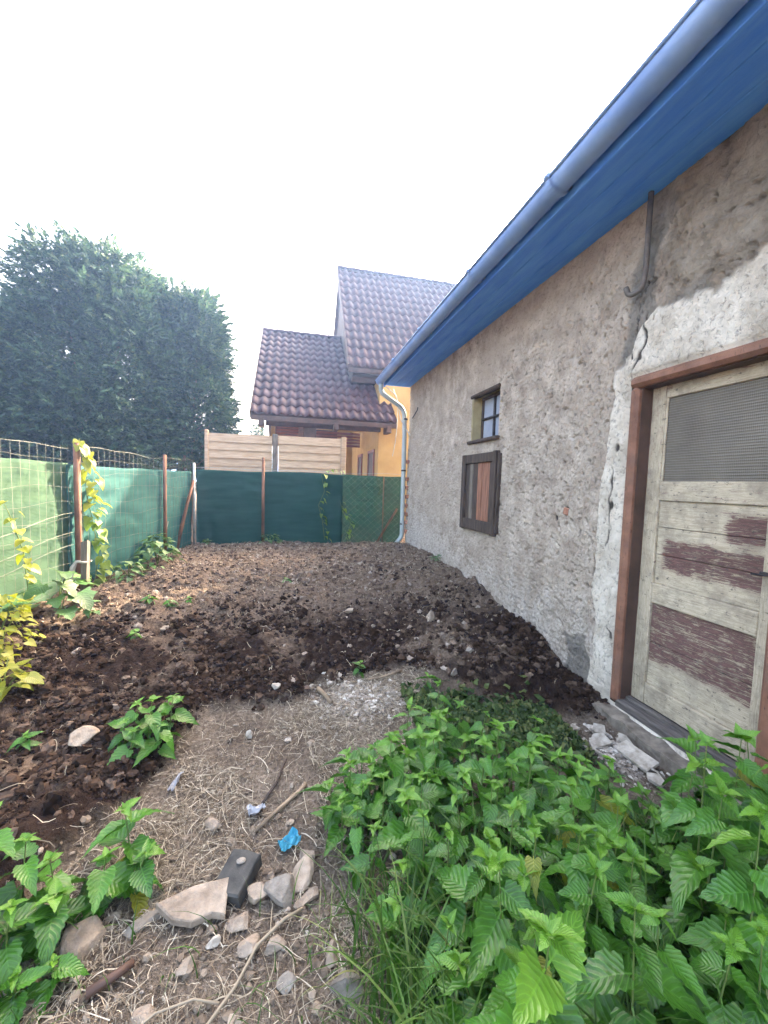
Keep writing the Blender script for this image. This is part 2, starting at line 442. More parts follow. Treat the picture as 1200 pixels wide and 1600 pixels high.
def mat_leaf(name, dark, light, tip=None, tr=0.2):
    t = NT(name)
    uv = t.n('UVMap').outputs[0]
    sx = t.n('SeparateXYZ', {0: uv})
    u, v = sx.outputs[0], sx.outputs[1]        # u along, v -1..1 stored as 0..1
    av = t.math('ABSOLUTE', t.math('MULTIPLY_ADD', v, 2.0, -1.0))
    ph = t.math('SUBTRACT', t.math('MULTIPLY', u, 9.0), t.math('MULTIPLY', av, 2.6))
    tri = t.math('PINGPONG', ph, 0.5)
    vein = t.ramp(tri, [(0.0, 1.0), (0.10, 0.25), (0.2, 0.0)])
    mid = t.ramp(av, [(0.0, 1.0), (0.05, 0.3), (0.09, 0.0)])
    vv = t.math('MAXIMUM', vein, mid)
    r = t.n('ObjectInfo').outputs['Random']
    c = t.mix(r, dark, light)
    nz = t.noise(t.coord(), 3.0, 2)
    c = t.mix(t.ramp(nz, [(0.35, 0), (0.7, 0.45)]), c, light)
    c = t.mix(t.math('MULTIPLY', vv, 0.32), c, tuple(min(1, x * 1.9 + 0.02) for x in light))
    h = t.math('SUBTRACT', t.math('MULTIPLY', tri, 2.0), t.math('MULTIPLY', vv, 0.25))
    h = t.math('ADD', h, t.math('MULTIPLY', t.noise(t.coord(), 14.0, 2), 1.2))
    nb = t.bump(h, 0.30, 0.004)
    s = t.bsdf(c, 0.38, nb, 0, 0.55)
    tl = t.n('BsdfTranslucent', {'Color': t.mix(1.0, c, (1.25, 1.35, 0.6), 'MULTIPLY'), 'Normal': nb}).outputs[0]
    return t.done(t.n('MixShader', {0: tr, 1: s, 2: tl}).outputs[0])
LEAF = mat_leaf('nettle_leaf', (0.010, 0.068, 0.007), (0.056, 0.200, 0.018))
LEAFB = mat_leaf('young_nettle_leaf', (0.045, 0.17, 0.014), (0.11, 0.27, 0.025), tr=0.22)
LEAFV = mat_leaf('vine_leaf', (0.07, 0.16, 0.03), (0.19, 0.27, 0.05), tr=0.42)
LEAFY = mat_leaf('yellow_green_leaf', (0.14, 0.20, 0.02), (0.30, 0.30, 0.04), tr=0.42)
LEAFD = mat_leaf('dark_weed_leaf', (0.035, 0.10, 0.03), (0.075, 0.17, 0.05))

def mat_net(name, c1, c2, alpha):
    t = NT(name); co = t.coord()
    n = t.noise(t.map(co, (1, 1, 6)), 2.0, 5)
    c = t.mix(t.ramp(n, [(0.3, 0), (0.7, 1)]), c1, c2)
    wv = t.n('TexWave', {'Vector': co, 'Scale': 26.0, 'Distortion': 1.0, 'Detail': 2.0}, wave_type='BANDS', bands_direction='Z').outputs['Fac']
    nb = t.bump(wv, 0.35, 0.006)
    s = t.bsdf(c, 0.75, nb, 0, 0.2)
    tl = t.n('BsdfTranslucent', {'Color': c}).outputs[0]
    s = t.n('MixShader', {0: 0.35, 1: s, 2: tl}).outputs[0]
    tp = t.n('BsdfTransparent').outputs[0]
    fine = t.noise(t.map(co, (260, 260, 420)), 1.0, 1)
    f = t.math('MULTIPLY', t.ramp(fine, [(0.3, 0.5), (0.7, 1.5)]), alpha)
    return t.done(t.n('MixShader', {0: f, 1: s, 2: tp}).outputs[0])
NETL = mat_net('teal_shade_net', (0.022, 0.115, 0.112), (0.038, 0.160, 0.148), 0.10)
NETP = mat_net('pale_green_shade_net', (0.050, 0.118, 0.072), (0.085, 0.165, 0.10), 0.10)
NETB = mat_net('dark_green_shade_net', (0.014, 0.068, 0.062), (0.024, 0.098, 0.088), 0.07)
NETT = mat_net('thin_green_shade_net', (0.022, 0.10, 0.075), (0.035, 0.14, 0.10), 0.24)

# ------------------------------------------------------------------ ground
def soil_mask(x, y):
    yb = np.interp(x, [-3, -1.05, -0.85, -0.66, -0.52, 0.2, 0.6, 1.0, 1.4, 1.7, 2.2],
                   [-2, 1.15, 1.5, 1.85, 2.42, 2.66, 2.80, 2.72, 2.3, 2.1, 2.0])
    d = y - yb + (fbm(x * 5, y * 5, 31, 4) - 0.5) * 0.34
    return sstep(-0.07, 0.09, d)

def ground_z(x, y):
    x = np.asarray(x, float); y = np.asarray(y, float)
    yard = sstep(-3.2, -2.4, x) * (1 - sstep(2.4, 3.0, x)) * sstep(-3, -1, y) * (1 - sstep(8, 10, y))
    b = np.interp(y, [-1, 1.5, 2.3, 3, 4, 5, 7, 9, 12], [0, 0, 0.04, 0.11, 0.23, 0.31, 0.385, 0.38, 0.35])
    s = soil_mask(x, y)
    z = b + s * 0.055 * (1 - 0.6 * sstep(3.5, 6, y))
    z = z + 0.15 * np.exp(-((x - 1.40) / 0.36) ** 2 - ((y - 2.95) / 0.46) ** 2)
    z = z + 0.085 * np.exp(-((x - 2.05) / 0.42) ** 2) * sstep(2.2, 3.2, y) * (1 - sstep(5.5, 7.2, y))
    z = z - 0.06 * np.exp(-((x - 0.35) / 0.7) ** 2 - ((y - 3.0) / 0.28) ** 2)
    far = 1 - 0.45 * sstep(4.2, 6.0, y)
    big = fbm(x * 2.3, y * 2.3, 3, 3) - 0.5
    mid = np.abs(fbm(x * 8, y * 8, 5, 3) - 0.5) * 2
    fin = fbm(x * 24, y * 24, 9, 3) - 0.5
    z = z + yard * (s * far * (0.15 * big + 0.07 * (fbm(x * 4.6, y * 4.6, 15, 2) - 0.5) + 0.055 * (mid - 0.25) + 0.055 * fin) + (1 - s) * (0.03 * big + 0.010 * fin))
    return z

def gz(x, y): return float(ground_z(np.array([x]), np.array([y]))[0])

def axis_coords(lo, hi, step, far_lo, far_hi):
    mid = np.arange(lo, hi + 1e-6, step)
    k = np.array([0.05, 0.15, 0.4, 1, 2.2, 5, 11, 25, 60, 140, 320])
    return np.concatenate([(lo - k)[::-1], mid, hi + k])
gx = axis_coords(-2.6, 2.15, 0.0165, 0, 0); gy = axis_coords(0.1, 7.4, 0.0175, 0, 0)
GX, GY = np.meshgrid(gx, gy, indexing='ij')
GZ = ground_z(GX, GY)
nx, ny = GX.shape
idx = np.arange(nx * ny).reshape(nx, ny)
quads = np.stack([idx[:-1, :-1], idx[1:, :-1], idx[1:, 1:], idx[:-1, 1:]], -1).reshape(-1, 4)
me = fast_mesh('ground', np.stack([GX, GY, GZ], -1).reshape(-1, 3), quads, G_MAT, True)
sm = soil_mask(GX, GY)
dry = sstep(3.0, 4.6, GY + (fbm(GX * 1.5, GY * 1.5, 41, 3) - 0.5) * 1.5) * 0.85 + 0.55 * sstep(0.5, 0.68, fbm(GX * 3, GY * 3, 43, 4))
dry = dry + 0.8 * np.exp(-((GX - 1.2) / 0.3) ** 2 - ((GY - 2.9) / 0.3) ** 2) + 0.3 * sstep(-0.7, -1.3, GX) * sstep(0.45, 0.6, fbm(GX * 4, GY * 4, 47, 3))
wht = 1.15 * np.exp(-((GX - 0.46) / 0.28) ** 2 - ((GY - 2.50) / 0.20) ** 2) + 0.6 * np.exp(-((GX - 1.78) / 0.2) ** 2 - ((GY - 1.7) / 0.25) ** 2)
col_attr(me, 'mask', np.stack([sm, np.clip(dry, 0, 1), np.clip(wht, 0, 1), np.ones_like(sm)], -1).reshape(-1, 4))
tag(link('ground', me), 'dug over garden soil and trampled straw covered earth', None, None, 'structure')

# ------------------------------------------------------------------ scatter on the ground (uncountable)
_t = (1 + 5 ** 0.5) / 2
ICO_V = np.array([(-1, _t, 0), (1, _t, 0), (-1, -_t, 0), (1, -_t, 0), (0, -1, _t), (0, 1, _t), (0, -1, -_t), (0, 1, -_t),
                  (_t, 0, -1), (_t, 0, 1), (-_t, 0, -1), (-_t, 0, 1)], float)
ICO_V /= np.linalg.norm(ICO_V[0])
ICO_F = np.array([(0, 11, 5), (0, 5, 1), (0, 1, 7), (0, 7, 10), (0, 10, 11), (1, 5, 9), (5, 11, 4), (11, 10, 2), (10, 7, 6), (7, 1, 8),
                  (3, 9, 4), (3, 4, 2), (3, 2, 6), (3, 6, 8), (3, 8, 9), (4, 9, 5), (2, 4, 11), (6, 2, 10), (8, 6, 7), (9, 8, 1)])

def subdiv(V, F):
    V = [tuple(p) for p in V]; cache = {}; out = []
    def mid(a, b):
        k = (min(a, b), max(a, b))
        if k not in cache:
            m = (np.array(V[a]) + np.array(V[b])); m /= np.linalg.norm(m); cache[k] = len(V); V.append(tuple(m))
        return cache[k]
    for a, b, c in F:
        x, y, z = mid(a, b), mid(b, c), mid(c, a)
        out += [(a, x, z), (b, y, x), (c, z, y), (x, y, z)]
    return np.array(V), np.array(out)
ICO2_V, ICO2_F = subdiv(ICO_V, ICO_F)
ICO3_V, ICO3_F = subdiv(*subdiv(ICO2_V, ICO2_F))

def scatter_lumps(name, pts, sizes, mat, label, cat, flat=0.7, jag=0.35, fine=None, sink=0.25):
    Vs = []; Fs = []; o = 0
    zz = ground_z(pts[:, 0], pts[:, 1])
    for i, (p, s) in enumerate(zip(pts, sizes)):
        bv, bf = (ICO2_V, ICO2_F) if (fine and s > fine) else (ICO_V, ICO_F)
        v = bv * (1 + jag * (rng.random((len(bv), 1)) - 0.5) * 2)
        sc = s * (0.6 + 0.8 * rng.random(3)); sc[2] *= flat
        v = v * sc
        a = rng.random() * 6.283; ca, sa = math.cos(a), math.sin(a)
        tl = (rng.random() - 0.5) * 0.9; ct, st = math.cos(tl), math.sin(tl)
        v = v @ np.array([[1, 0, 0], [0, ct, -st], [0, st, ct]]).T @ np.array([[ca, -sa, 0], [sa, ca, 0], [0, 0, 1]]).T
        v = v + np.array([p[0], p[1], zz[i] + s * flat * (1 - 2 * sink) * 0.6])
        Vs.append(v); Fs.append(bf + o); o += len(v)
    ob = link(name, fast_mesh(name, np.concatenate(Vs), np.concatenate(Fs), mat))
    return tag(ob, label, cat, None, 'stuff')

def sample(n, x0, x1, y0, y1, w):
    out = np.zeros((0, 2))
    while len(out) < n:
        q = np.stack([x0 + (x1 - x0) * rng.random(4 * n), y0 + (y1 - y0) * rng.random(4 * n)], -1)
        out = np.concatenate([out, q[rng.random(len(q)) < w(q[:, 0], q[:, 1])]])
    return out[:n]

p = sample(17000, -2.2, 2.03, 1.2, 5.2, lambda x, y: soil_mask(x, y) * (0.10 + 0.9 * sstep(0.40, 0.62, fbm(x * 3.5, y * 3.5, 77, 3))) * (1 - 0.97 * sstep(3.2, 4.3, y)) * (x > -0.6 * y - 0.4))
s = 0.004 + 0.018 * rng.random(len(p)) ** 4 + (0.008 + 0.018 * rng.random(len(p))) * (rng.random(len(p)) > 0.965)
scatter_lumps('soil_clods', p, s, CLOD, 'dark brown crumbled soil clods on the dug ground', 'soil', 0.8, 0.4, 0.014)
p = sample(10000, -2.0, 2.03, 2.4, 7.0, lambda x, y: soil_mask(x, y) * np.maximum(sstep(3.0, 4.6, y), np.exp(-((x - 1.2) / 0.3) ** 2 - ((y - 2.9) / 0.3) ** 2) + 0.10))
s = 0.006 + 0.020 * rng.random(len(p)) ** 3.5
scatter_lumps('dry_soil_crumbs', p, s, CLODDRY, 'paler dry crumbs of soil at the far end of the yard', 'soil', 0.75, 0.4, 0.016)
p = sample(2600, -1.0, 1.0, 0.8, 2.75, lambda x, y: (1 - soil_mask(x, y)) * (0.15 + 0.85 * np.exp(-((y - 1.25) / 0.35) ** 2) + 0.8 * np.exp(-((x - 0.48) / 0.26) ** 2 - ((y - 2.5) / 0.15) ** 2)))
s = 0.003 + 0.013 * rng.random(len(p)) ** 4
scatter_lumps('rubble_crumbs', p, s, GRAVEL, 'small rubble crumbs and grit on the trampled ground', 'rubble', 0.7, 0.35, 0.012)

p = sample(1700, 0.1, 1.92, 1.4, 2.8, lambda x, y: np.exp(-((x - 0.46) / 0.24) ** 2 - ((y - 2.5) / 0.15) ** 2) + 0.8 * np.exp(-((x - 1.75) / 0.10) ** 2 - ((y - 1.78) / 0.16) ** 2))
s = 0.003 + 0.016 * rng.random(len(p)) ** 3
scatter_lumps('plaster_crumbs', p, s, island('pale_plaster_crumb', [(0.0, (0.2, 0.165, 0.13)), (0.5, (0.42, 0.37, 0.32)), (1.0, (0.68, 0.64, 0.58))], 0.92, None, 0.2, 40),
              'whitish plaster crumbs beside the dug soil and below the door step', 'rubble', 0.6, 0.4, 0.012)

def scatter_blades(name, pts, length, width, mat, label, cat, lift=0.004, lying=True, bend=0.5, segs=3, h=None, zoff=None):
    n = len(pts)
    zz = ground_z(pts[:, 0], pts[:, 1])
    a = rng.random(n) * 6.283
    L = length(n); W = width(n)
    Vs = np.zeros((n, segs + 1, 2, 3))
    if lying:
        tilt = (rng.random(n) - 0.45) * 0.35
        cur = (rng.random(n) - 0.5) * bend
        for k in range(segs + 1):
            t = k / segs - 0.5
            ang = a + cur * t
            x = pts[:, 0] + np.cos(ang) * L * t; y = pts[:, 1] + np.sin(ang) * L * t
            z = zz + lift * (1 + 2 * rng.random(n)) + np.maximum(tilt * L * t, -0.004) - (bend * 0.2) * L * t * t
            dx, dy = -np.sin(ang) * W / 2, np.cos(ang) * W / 2
            rz = (np.random.default_rng(k).random(n) - 0.5) * W
            Vs[:, k, 0] = np.stack([x - dx, y - dy, z - rz], -1); Vs[:, k, 1] = np.stack([x + dx, y + dy, z + rz], -1)
    else:
        lean = 0.15 + rng.random(n) * bend
        fa = a + 1.57 + (rng.random(n) - 0.5)
        for k in range(segs + 1):
            t = k / segs
            out = L * lean * t * t * 0.9
            x = pts[:, 0] + np.cos(a) * out; y = pts[:, 1] + np.sin(a) * out
            z = zz + L * t * (1 - 0.45 * lean * t * t) - 0.01
            w = W * (1 - t ** 1.6) * 0.5 + 0.0003
            dx, dy = np.cos(fa) * w, np.sin(fa) * w
            Vs[:, k, 0] = np.stack([x - dx, y - dy, z], -1); Vs[:, k, 1] = np.stack([x + dx, y + dy, z], -1)
    m = 2 * (segs + 1)
    f = np.array([(2 * k, 2 * k + 1, 2 * k + 3, 2 * k + 2) for k in range(segs)])
    F = (np.arange(n)[:, None, None] * m + f[None]).reshape(-1, 4)
    ob = link(name, fast_mesh(name, Vs.reshape(-1, 3), F, mat, False))
    return tag(ob, label, cat, None, 'stuff')

p = sample(15000, -0.95, 1.0, 0.8, 2.8, lambda x, y: (1 - soil_mask(x, y)) * (0.25 + 0.75 * (fbm(x * 3, y * 3, 91, 3) > 0.47))* 1.0)
scatter_blades('straw_litter', p, lambda n: 0.015 + 0.15 * rng.random(n) ** 3, lambda n: 0.001 + 0.0024 * rng.random(n) ** 2, STRAW,
               'loose dry straw and dead stalks strewn over the trampled ground', 'straw', 0.006, True, 1.0, 4)
p = sample(3800, -2.0, 2.0, 1.4, 7.0, lambda x, y: soil_mask(x, y) * (0.14 + 0.9 * sstep(3.3, 5.0, y)))
scatter_blades('straw_scraps', p, lambda n: 0.02 + 0.11 * rng.random(n) ** 2.5, lambda n: 0.0015 + 0.003 * rng.random(n), STRAW,
               'thin straw scraps and rootlets scattered on the dug soil', 'straw', 0.014, True, 1.0, 4)
p = sample(3000, 0.1, 2.0, 0.35, 1.7, lambda x, y: sstep(0.12, 0.32, x - 0.10 * (y - 1)) * (0.18 + 0.82 * (y < 1.15)) * (x < 1.6 - 0.9 * (y - 0.9)))
scatter_blades('grass', p, lambda n: 0.14 + 0.30 * rng.random(n), lambda n: 0.004 + 0.006 * rng.random(n), GRASS,
               'long green grass growing between and in front of the nettles', 'grass', 0, False, 0.9, 6)
p = sample(520, 0.28, 1.5, 0.45, 1.05, lambda x, y: 0.4 + 0.6 * (fbm(x * 5, y * 5, 131, 2) > 0.5))
scatter_blades('broad_grass', p, lambda n: 0.26 + 0.26 * rng.random(n), lambda n: 0.008 + 0.008 * rng.random(n), GRASS,
               'broad bright grass blades at the bottom right among the nettles', 'grass', 0, False, 1.1, 7)
p = sample(500, -1.0, 0.3, 0.75, 1.35, lambda x, y: (0.08 + sstep(0.05, 0.3, x) + sstep(-0.55, -0.8, x)))
scatter_blades('thin_grass', p, lambda n: 0.05 + 0.12 * rng.random(n), lambda n: 0.0025 + 0.003 * rng.random(n), GRASS,
               'short thin grass tufts along the edge of the rubble', 'grass', 0, False, 1.0, 5)
p = sample(1500, 0.75, 1.95, 1.55, 2.55, lambda x, y: np.exp(-((y - 2.2 + 0.35 * (x - 0.9)) / 0.2) ** 2) * (x < 1.62))
scatter_blades('torn_leaves', p, lambda n: 0.03 + 0.07 * rng.random(n), lambda n: 0.012 + 0.02 * rng.random(n), LITTER,
               'dark torn leaf litter and low weeds between the nettles and the soil heap', 'leaf litter', 0.015, True, 1.2, 3)

# ------------------------------------------------------------------ the old shed
WX = 2.05
shed = thing('plastered_shed', 'old shed with rough grey plaster, soffit tinted by blue glare and a peeling cream door', 'building', (WX, 2.5, 0.0))
D0, D1, DB, DT = 1.215, 2.125, 0.10, 2.14       # door opening (outer frame)
W0, W1, WB, WT = 3.77, 4.375, 1.97, 2.475      # window opening
def snapped(lo, hi, step, snaps):
    a = np.arange(lo, hi + 1e-6, step)
    for q in snaps: a[np.argmin(np.abs(a - q))] = q
    return a
def snap_list(a, snaps):
    for q_ in snaps: a[np.argmin(np.abs(a - q_))] = q_
    return a
wy = snap_list(np.concatenate([np.arange(-2.0, 1.0, 0.03), np.arange(1.0, 1.8, 0.012), np.arange(1.8, 2.65, 0.0055), np.arange(2.65, 6.985, 0.012), [6.985]]), [D0, D1, W0, W1])
wz = snapped(-0.3, 3.26, 0.0085, [DB, DT, WB, WT])
WY, WZ = np.meshgrid(wy, wz, indexing='ij')
n5 = fbm(WY * 5, WZ * 5, 201, 4); n12 = fbm(WY * 12, WZ * 12, 203, 4)
dd = np.maximum(D0 - WY, np.maximum(WY - D1, WZ - DT))          # distance outside the door frame
rag = (n5 - 0.5) * 0.22 + (n12 - 0.5) * 0.06
wtop = sstep(0.02, -0.02, WZ - (DT + 0.30 + rag + 0.10 * sstep(1.9, 1.2, WY) - 0.20 * sstep(1.95, 2.25, WY)))
wleft = sstep(0.012, -0.012, WY - (D1 + 0.19 + rag * 0.45 - 0.05 * sstep(1.6, 2.2, WZ)))
white = wtop * wleft
browny = sstep(2.02, 1.9, WY + rag * 0.5) * (1 - white) * sstep(2.2, 2.3, WZ)
grey = sstep(0.11, 0.05, np.abs(WY - (2.10 + 0.10 * sstep(2.5, 2.1, WZ) - 0.1 * sstep(2.75, 3.1, WZ)) + rag * 0.35)) * sstep(2.15, 2.3, WZ) * (1 - white)
grey = np.maximum(grey, sstep(0.02, -0.02, np.maximum(np.abs(WY - 2.45 + rag) - 0.13, np.abs(WZ - 0.22 + rag) - 0.14)) * (1 - white))
grey = np.maximum(grey, 0.8 * sstep(0.02, -0.02, np.maximum(np.abs(WY - 1.9) - 0.22, np.abs(WZ - 2.48 - 0.4 * (1.9 - WY) * 0.3 + rag * 0.6) - 0.06)) * (1 - white))
low = 0.55 * sstep(1.15, 0.25, WZ - 0.25 * sstep(3.5, 6.5, WY) + rag) + 0.25 * sstep(4.5, 6.8, WY)
rough = np.abs(fbm(WY * 30 + WZ * 9, WZ * 30 - WY * 9, 207, 3) - 0.5) * 2
roughb = np.abs(fbm(WY * 9 + WZ * 5, WZ * 14 - WY * 3, 209, 4) - 0.5) * 2
pit = sstep(0.68, 0.76, fbm(WY * 32, WZ * 32, 221, 3)) * (1 - white)
h = 0.012 * (fbm(WY * 1.3, WZ * 1.3, 205, 3) - 0.5) * 2
h = h + (1 - white) * (0.016 * rough + 0.028 * browny * roughb) - 0.018 * pit
flake = sstep(0.5, 0.56, fbm(WY * 7, WZ * 7, 213, 4)) * np.clip(low, 0, 1) * (1 - white)
h = h + 0.012 * flake + white * (0.014 + 0.006 * n12 + 0.007 * rough) - 0.006 * grey
crack = np.zeros_like(WY)
def crk(pts, w=0.006):
    global crack
    pts = np.array(pts, float)
    for (a, b), (c, d) in zip(pts[:-1], pts[1:]):
        L2 = (c - a) ** 2 + (d - b) ** 2
        jy = WY + (fbm(WY * 13, WZ * 13, 301, 2) - 0.5) * 0.06; jz = WZ + (fbm(WY * 13, WZ * 13, 303, 2) - 0.5) * 0.06
        tt = np.clip(((jy - a) * (c - a) + (jz - b) * (d - b)) / L2, 0, 1)
        ds = np.hypot(jy - a - tt * (c - a), jz - b - tt * (d - b))
        crack = np.maximum(crack, sstep(w * 1.7, w * 0.3, ds) * sstep(0.30, 0.5, fbm(WY * 9, WZ * 9, 311, 2)))
crk([(2.20, 2.03), (2.19, 1.75), (2.22, 1.5), (2.215, 1.1)], 0.0055)
crk([(2.14, 2.15), (2.05, 2.3), (2.03, 2.36), (2.06, 2.5)], 0.006)
crk([(2.12, 2.25), (2.13, 2.5), (2.08, 2.7)], 0.006)
crk([(2.19, 0.55), (2.14, 0.5)], 0.005)
for cy, cz, r_ in ((2.185, 1.72, 0.022), (2.21, 1.36, 0.024), (2.78, 1.23, 0.02), (2.66, 1.285, 0.035)):
    crack = np.maximum(crack, sstep(r_, r_ * 0.5, np.hypot((WY - cy) + rag * 0.1, (WZ - cz) * 0.6 + rag * 0.1)))
h = h - 0.007 * crack
crack = np.maximum(crack, 0.4 * sstep(0.70, 0.78, fbm(WY * 32, WZ * 32, 221, 3)) * (1 - white) * sstep(0.40, 0.6, fbm(WY * 2, WZ * 2, 219, 2)))
edge = sstep(0.0, 0.05, np.maximum(dd, DB - WZ))
h = h * np.clip(edge + 0.25, 0, 1)
we = sstep(0.0, 0.04, np.maximum(np.maximum(W0 - WY, WY - W1), np.maximum(WB - WZ, WZ - WT)))
h = h * we
V = np.stack([np.full_like(WY, WX) - h, WY, WZ], -1).reshape(-1, 3) - np.array([WX, 2.5, 0.0])
ny_, nz_ = WY.shape
ix = np.arange(ny_ * nz_).reshape(ny_, nz_)
cy = (WY[:-1, :-1] + WY[1:, 1:]) / 2; cz = (WZ[:-1, :-1] + WZ[1:, 1:]) / 2
keep = ~(((cy > D0) & (cy < D1) & (cz > DB) & (cz < DT)) | ((cy > W0) & (cy < W1) & (cz > WB) & (cz < WT)))
q = np.stack([ix[:-1, :-1], ix[:-1, 1:], ix[1:, 1:], ix[1:, :-1]], -1)[keep]
me = fast_mesh('wall', V, q, PLASTER, True)
col_attr(me, 'mask', np.stack([white, browny, grey, np.clip(low, 0, 1)], -1).reshape(-1, 4))
col_attr(me, 'crack', np.stack([crack] * 3 + [np.ones_like(crack)], -1).reshape(-1, 4))
wall = link('wall', me, shed)
mb = MB()
mb.span((WX + 0.06, 6.70, -0.3), (6.2, 6.983, 3.24)); mb.span((5.9, -2.0, -0.3), (6.2, 6.69, 3.24)); mb.span((WX + 0.06, -2.0, -0.3), (5.89, -1.7, 3.24))
mb.span((2.33, -1.69, -0.3), (2.36, 6.69, 3.2))
part('side_wall', mb, CONCRETE, shed)
# corner bricks and one bare brick
brk = MB().bbox((-0.06, -0.07, -0.033), (0.06, 0.07, 0.033), 0.008)
bme = bpy.data.meshes.new('brick'); bme.from_pydata(brk.v, [], brk.f); bme.materials.append(BRICKM); bme.update()
for (x, y, z, r_) in ((2.068, 6.93, 0.62, 0.1), (2.075, 6.945, 0.78, -0.08), (2.068, 6.92, 0.93, 0.05), (2.07, 6.95, 1.08, 0.12), (2.07, 6.92, 1.24, -0.1),
                      (2.075, 6.945, 1.40, 0.07), (2.068, 6.925, 1.55, 0.0), (2.07, 6.94, 1.86, 0.06)):
    o = link('brick', bme, wall); o.location = (x - WX, y - 2.5, z); o.rotation_euler = (r_, 0, r_ * 0.6)
o = link('brick', bme, wall); o.location = (2.098, 2.666 - 2.5, 1.285); o.location.x = 0.052; o.rotation_euler = (0.15, 0, 0); o.scale = (1, 0.4, 0.85)

# soffit, fascia, roof
mb = MB()
n_b = 3
for i in range(n_b):
    x0 = 1.60 + i * 0.152; mb.bbox((x0, -2.0, 3.185 - 0.002 * i), (x0 + 0.148, 7.02, 3.205 - 0.002 * i), 0.004)
me_s = None
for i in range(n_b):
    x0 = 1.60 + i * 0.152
    part('soffit_board', MB().bbox((x0, -2.0, 3.178), (x0 + 0.148, 7.02, 3.20), 0.004), SOFFIT_GLARE, shed)
part('fascia', MB().bbox((1.575, -2.0, 3.15), (1.598, 7.04, 3.30), 0.004), SOFFIT_GLARE, shed)
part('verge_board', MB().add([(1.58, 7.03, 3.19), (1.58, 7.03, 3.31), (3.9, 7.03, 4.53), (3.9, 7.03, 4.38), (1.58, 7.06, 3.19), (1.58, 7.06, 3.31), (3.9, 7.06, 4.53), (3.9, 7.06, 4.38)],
     [(0, 1, 2, 3), (7, 6, 5, 4), (0, 4, 5, 1), (1, 5, 6, 2), (2, 6, 7, 3), (3, 7, 4, 0)]), SOFFIT_GLARE, shed)
mb = MB()
y0, y1 = -2.1, 7.08
prof = [(1.52, 3.30), (3.95, 4.58), (6.5, 3.30), (6.5, 3.24), (3.95, 4.50), (1.54, 3.235)]
mb.add([(x, y0, z) for x, z in prof] + [(x, y1, z) for x, z in prof],
       [(0, 1, 7, 6), (1, 2, 8, 7), (2, 3, 9, 8), (3, 4, 10, 9), (4, 5, 11, 10), (5, 0, 6, 11), (0, 5, 4, 1), (1, 4, 3, 2), (6, 7, 10, 11), (7, 8, 9, 10)])
part('roof', mb, TILE, shed)
# gable infill at the far end
part('gable_wall', MB().add([(2.1, 6.72, 3.24), (5.9, 6.72, 3.24), (3.95, 6.72, 4.48), (2.1, 6.98, 3.24), (5.9, 6.98, 3.24), (3.95, 6.98, 4.48)],
     [(0, 1, 2), (5, 4, 3), (0, 3, 4, 1), (1, 4, 5, 2), (2, 5, 3, 0)]), CONCRETE, shed)
# gutter: half round with rolled lip
def gutter():
    mb = MB(); cx, cz, r_ = 1.497, 3.235, 0.072
    ring = []
    for k in range(15):
        a = math.pi * (1 + k / 14); ring.append((cx + r_ * math.cos(a), cz + r_ * math.sin(a)))
    inn = [(cx + (x - cx) * 0.95, cz + (z - cz) * 0.95) for x, z in ring][::-1]
    lip = [(cx - r_ - 0.010, cz + 0.006), (cx - r_ - 0.008, cz - 0.008)]
    pr = ring + inn
    n = len(pr)
    ys = [-2.0, 7.0]
    mb.add([(x, y, z) for y in ys for x, z in pr], [(k, n + k, n + (k + 1) % n, (k + 1) % n) for k in range(n)])
    mb.tube([(cx - r_ - 0.004, -2.0, cz + 0.002), (cx - r_ - 0.004, 7.0, cz + 0.002)], 0.010, 8)
    # end cap
    mb.add([(x, 7.001, z) for x, z in ring], [tuple(range(15))])
    return mb
gut = part('gutter', gutter(), GUTTER_GLARE, shed, True)
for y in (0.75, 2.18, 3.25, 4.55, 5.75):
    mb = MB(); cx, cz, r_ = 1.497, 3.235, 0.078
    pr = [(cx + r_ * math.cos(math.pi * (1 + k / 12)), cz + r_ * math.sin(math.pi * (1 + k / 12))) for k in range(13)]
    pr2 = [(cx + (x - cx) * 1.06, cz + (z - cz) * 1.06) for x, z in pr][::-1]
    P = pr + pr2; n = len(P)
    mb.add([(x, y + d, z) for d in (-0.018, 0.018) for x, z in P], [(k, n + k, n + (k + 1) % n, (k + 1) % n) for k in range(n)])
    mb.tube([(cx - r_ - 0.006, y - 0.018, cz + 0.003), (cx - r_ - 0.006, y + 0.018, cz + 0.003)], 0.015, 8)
    part('gutter_bracket', mb, GUTTER_GLARE, gut)
def arc_path(P, n=6):
    """rounded polyline through corner points"""
    P = [Vector(p) for p in P]; out = [P[0]]
    for i in range(1, len(P) - 1):
        a = (P[i - 1] - P[i]); b = (P[i + 1] - P[i]); d = min(a.length, b.length) * 0.45
        s, e = P[i] + a.normalized() * min(d, 0.12), P[i] + b.normalized() * min(d, 0.12)
        for k in range(n + 1):
            t = k / n; out.append(s * (1 - t) ** 2 + P[i] * 2 * t * (1 - t) + e * t * t)
    return out + [P[-1]]
pp = arc_path([(1.50, 6.90, 3.18), (1.50, 6.90, 3.02), (1.93, 6.94, 2.78), (1.955, 6.94, 2.5), (1.965, 6.93, 0.52), (1.86, 6.91, 0.40)])
dp = part('downpipe', MB().tube(pp, 0.040, 14), PIPE, shed, True)
for z in (0.75, 1.7, 2.6):
    part('pipe_clip', MB().tube([(1.96, 6.937, z - 0.014), (1.96, 6.937, z + 0.014)], 0.045, 14), IRON, dp)
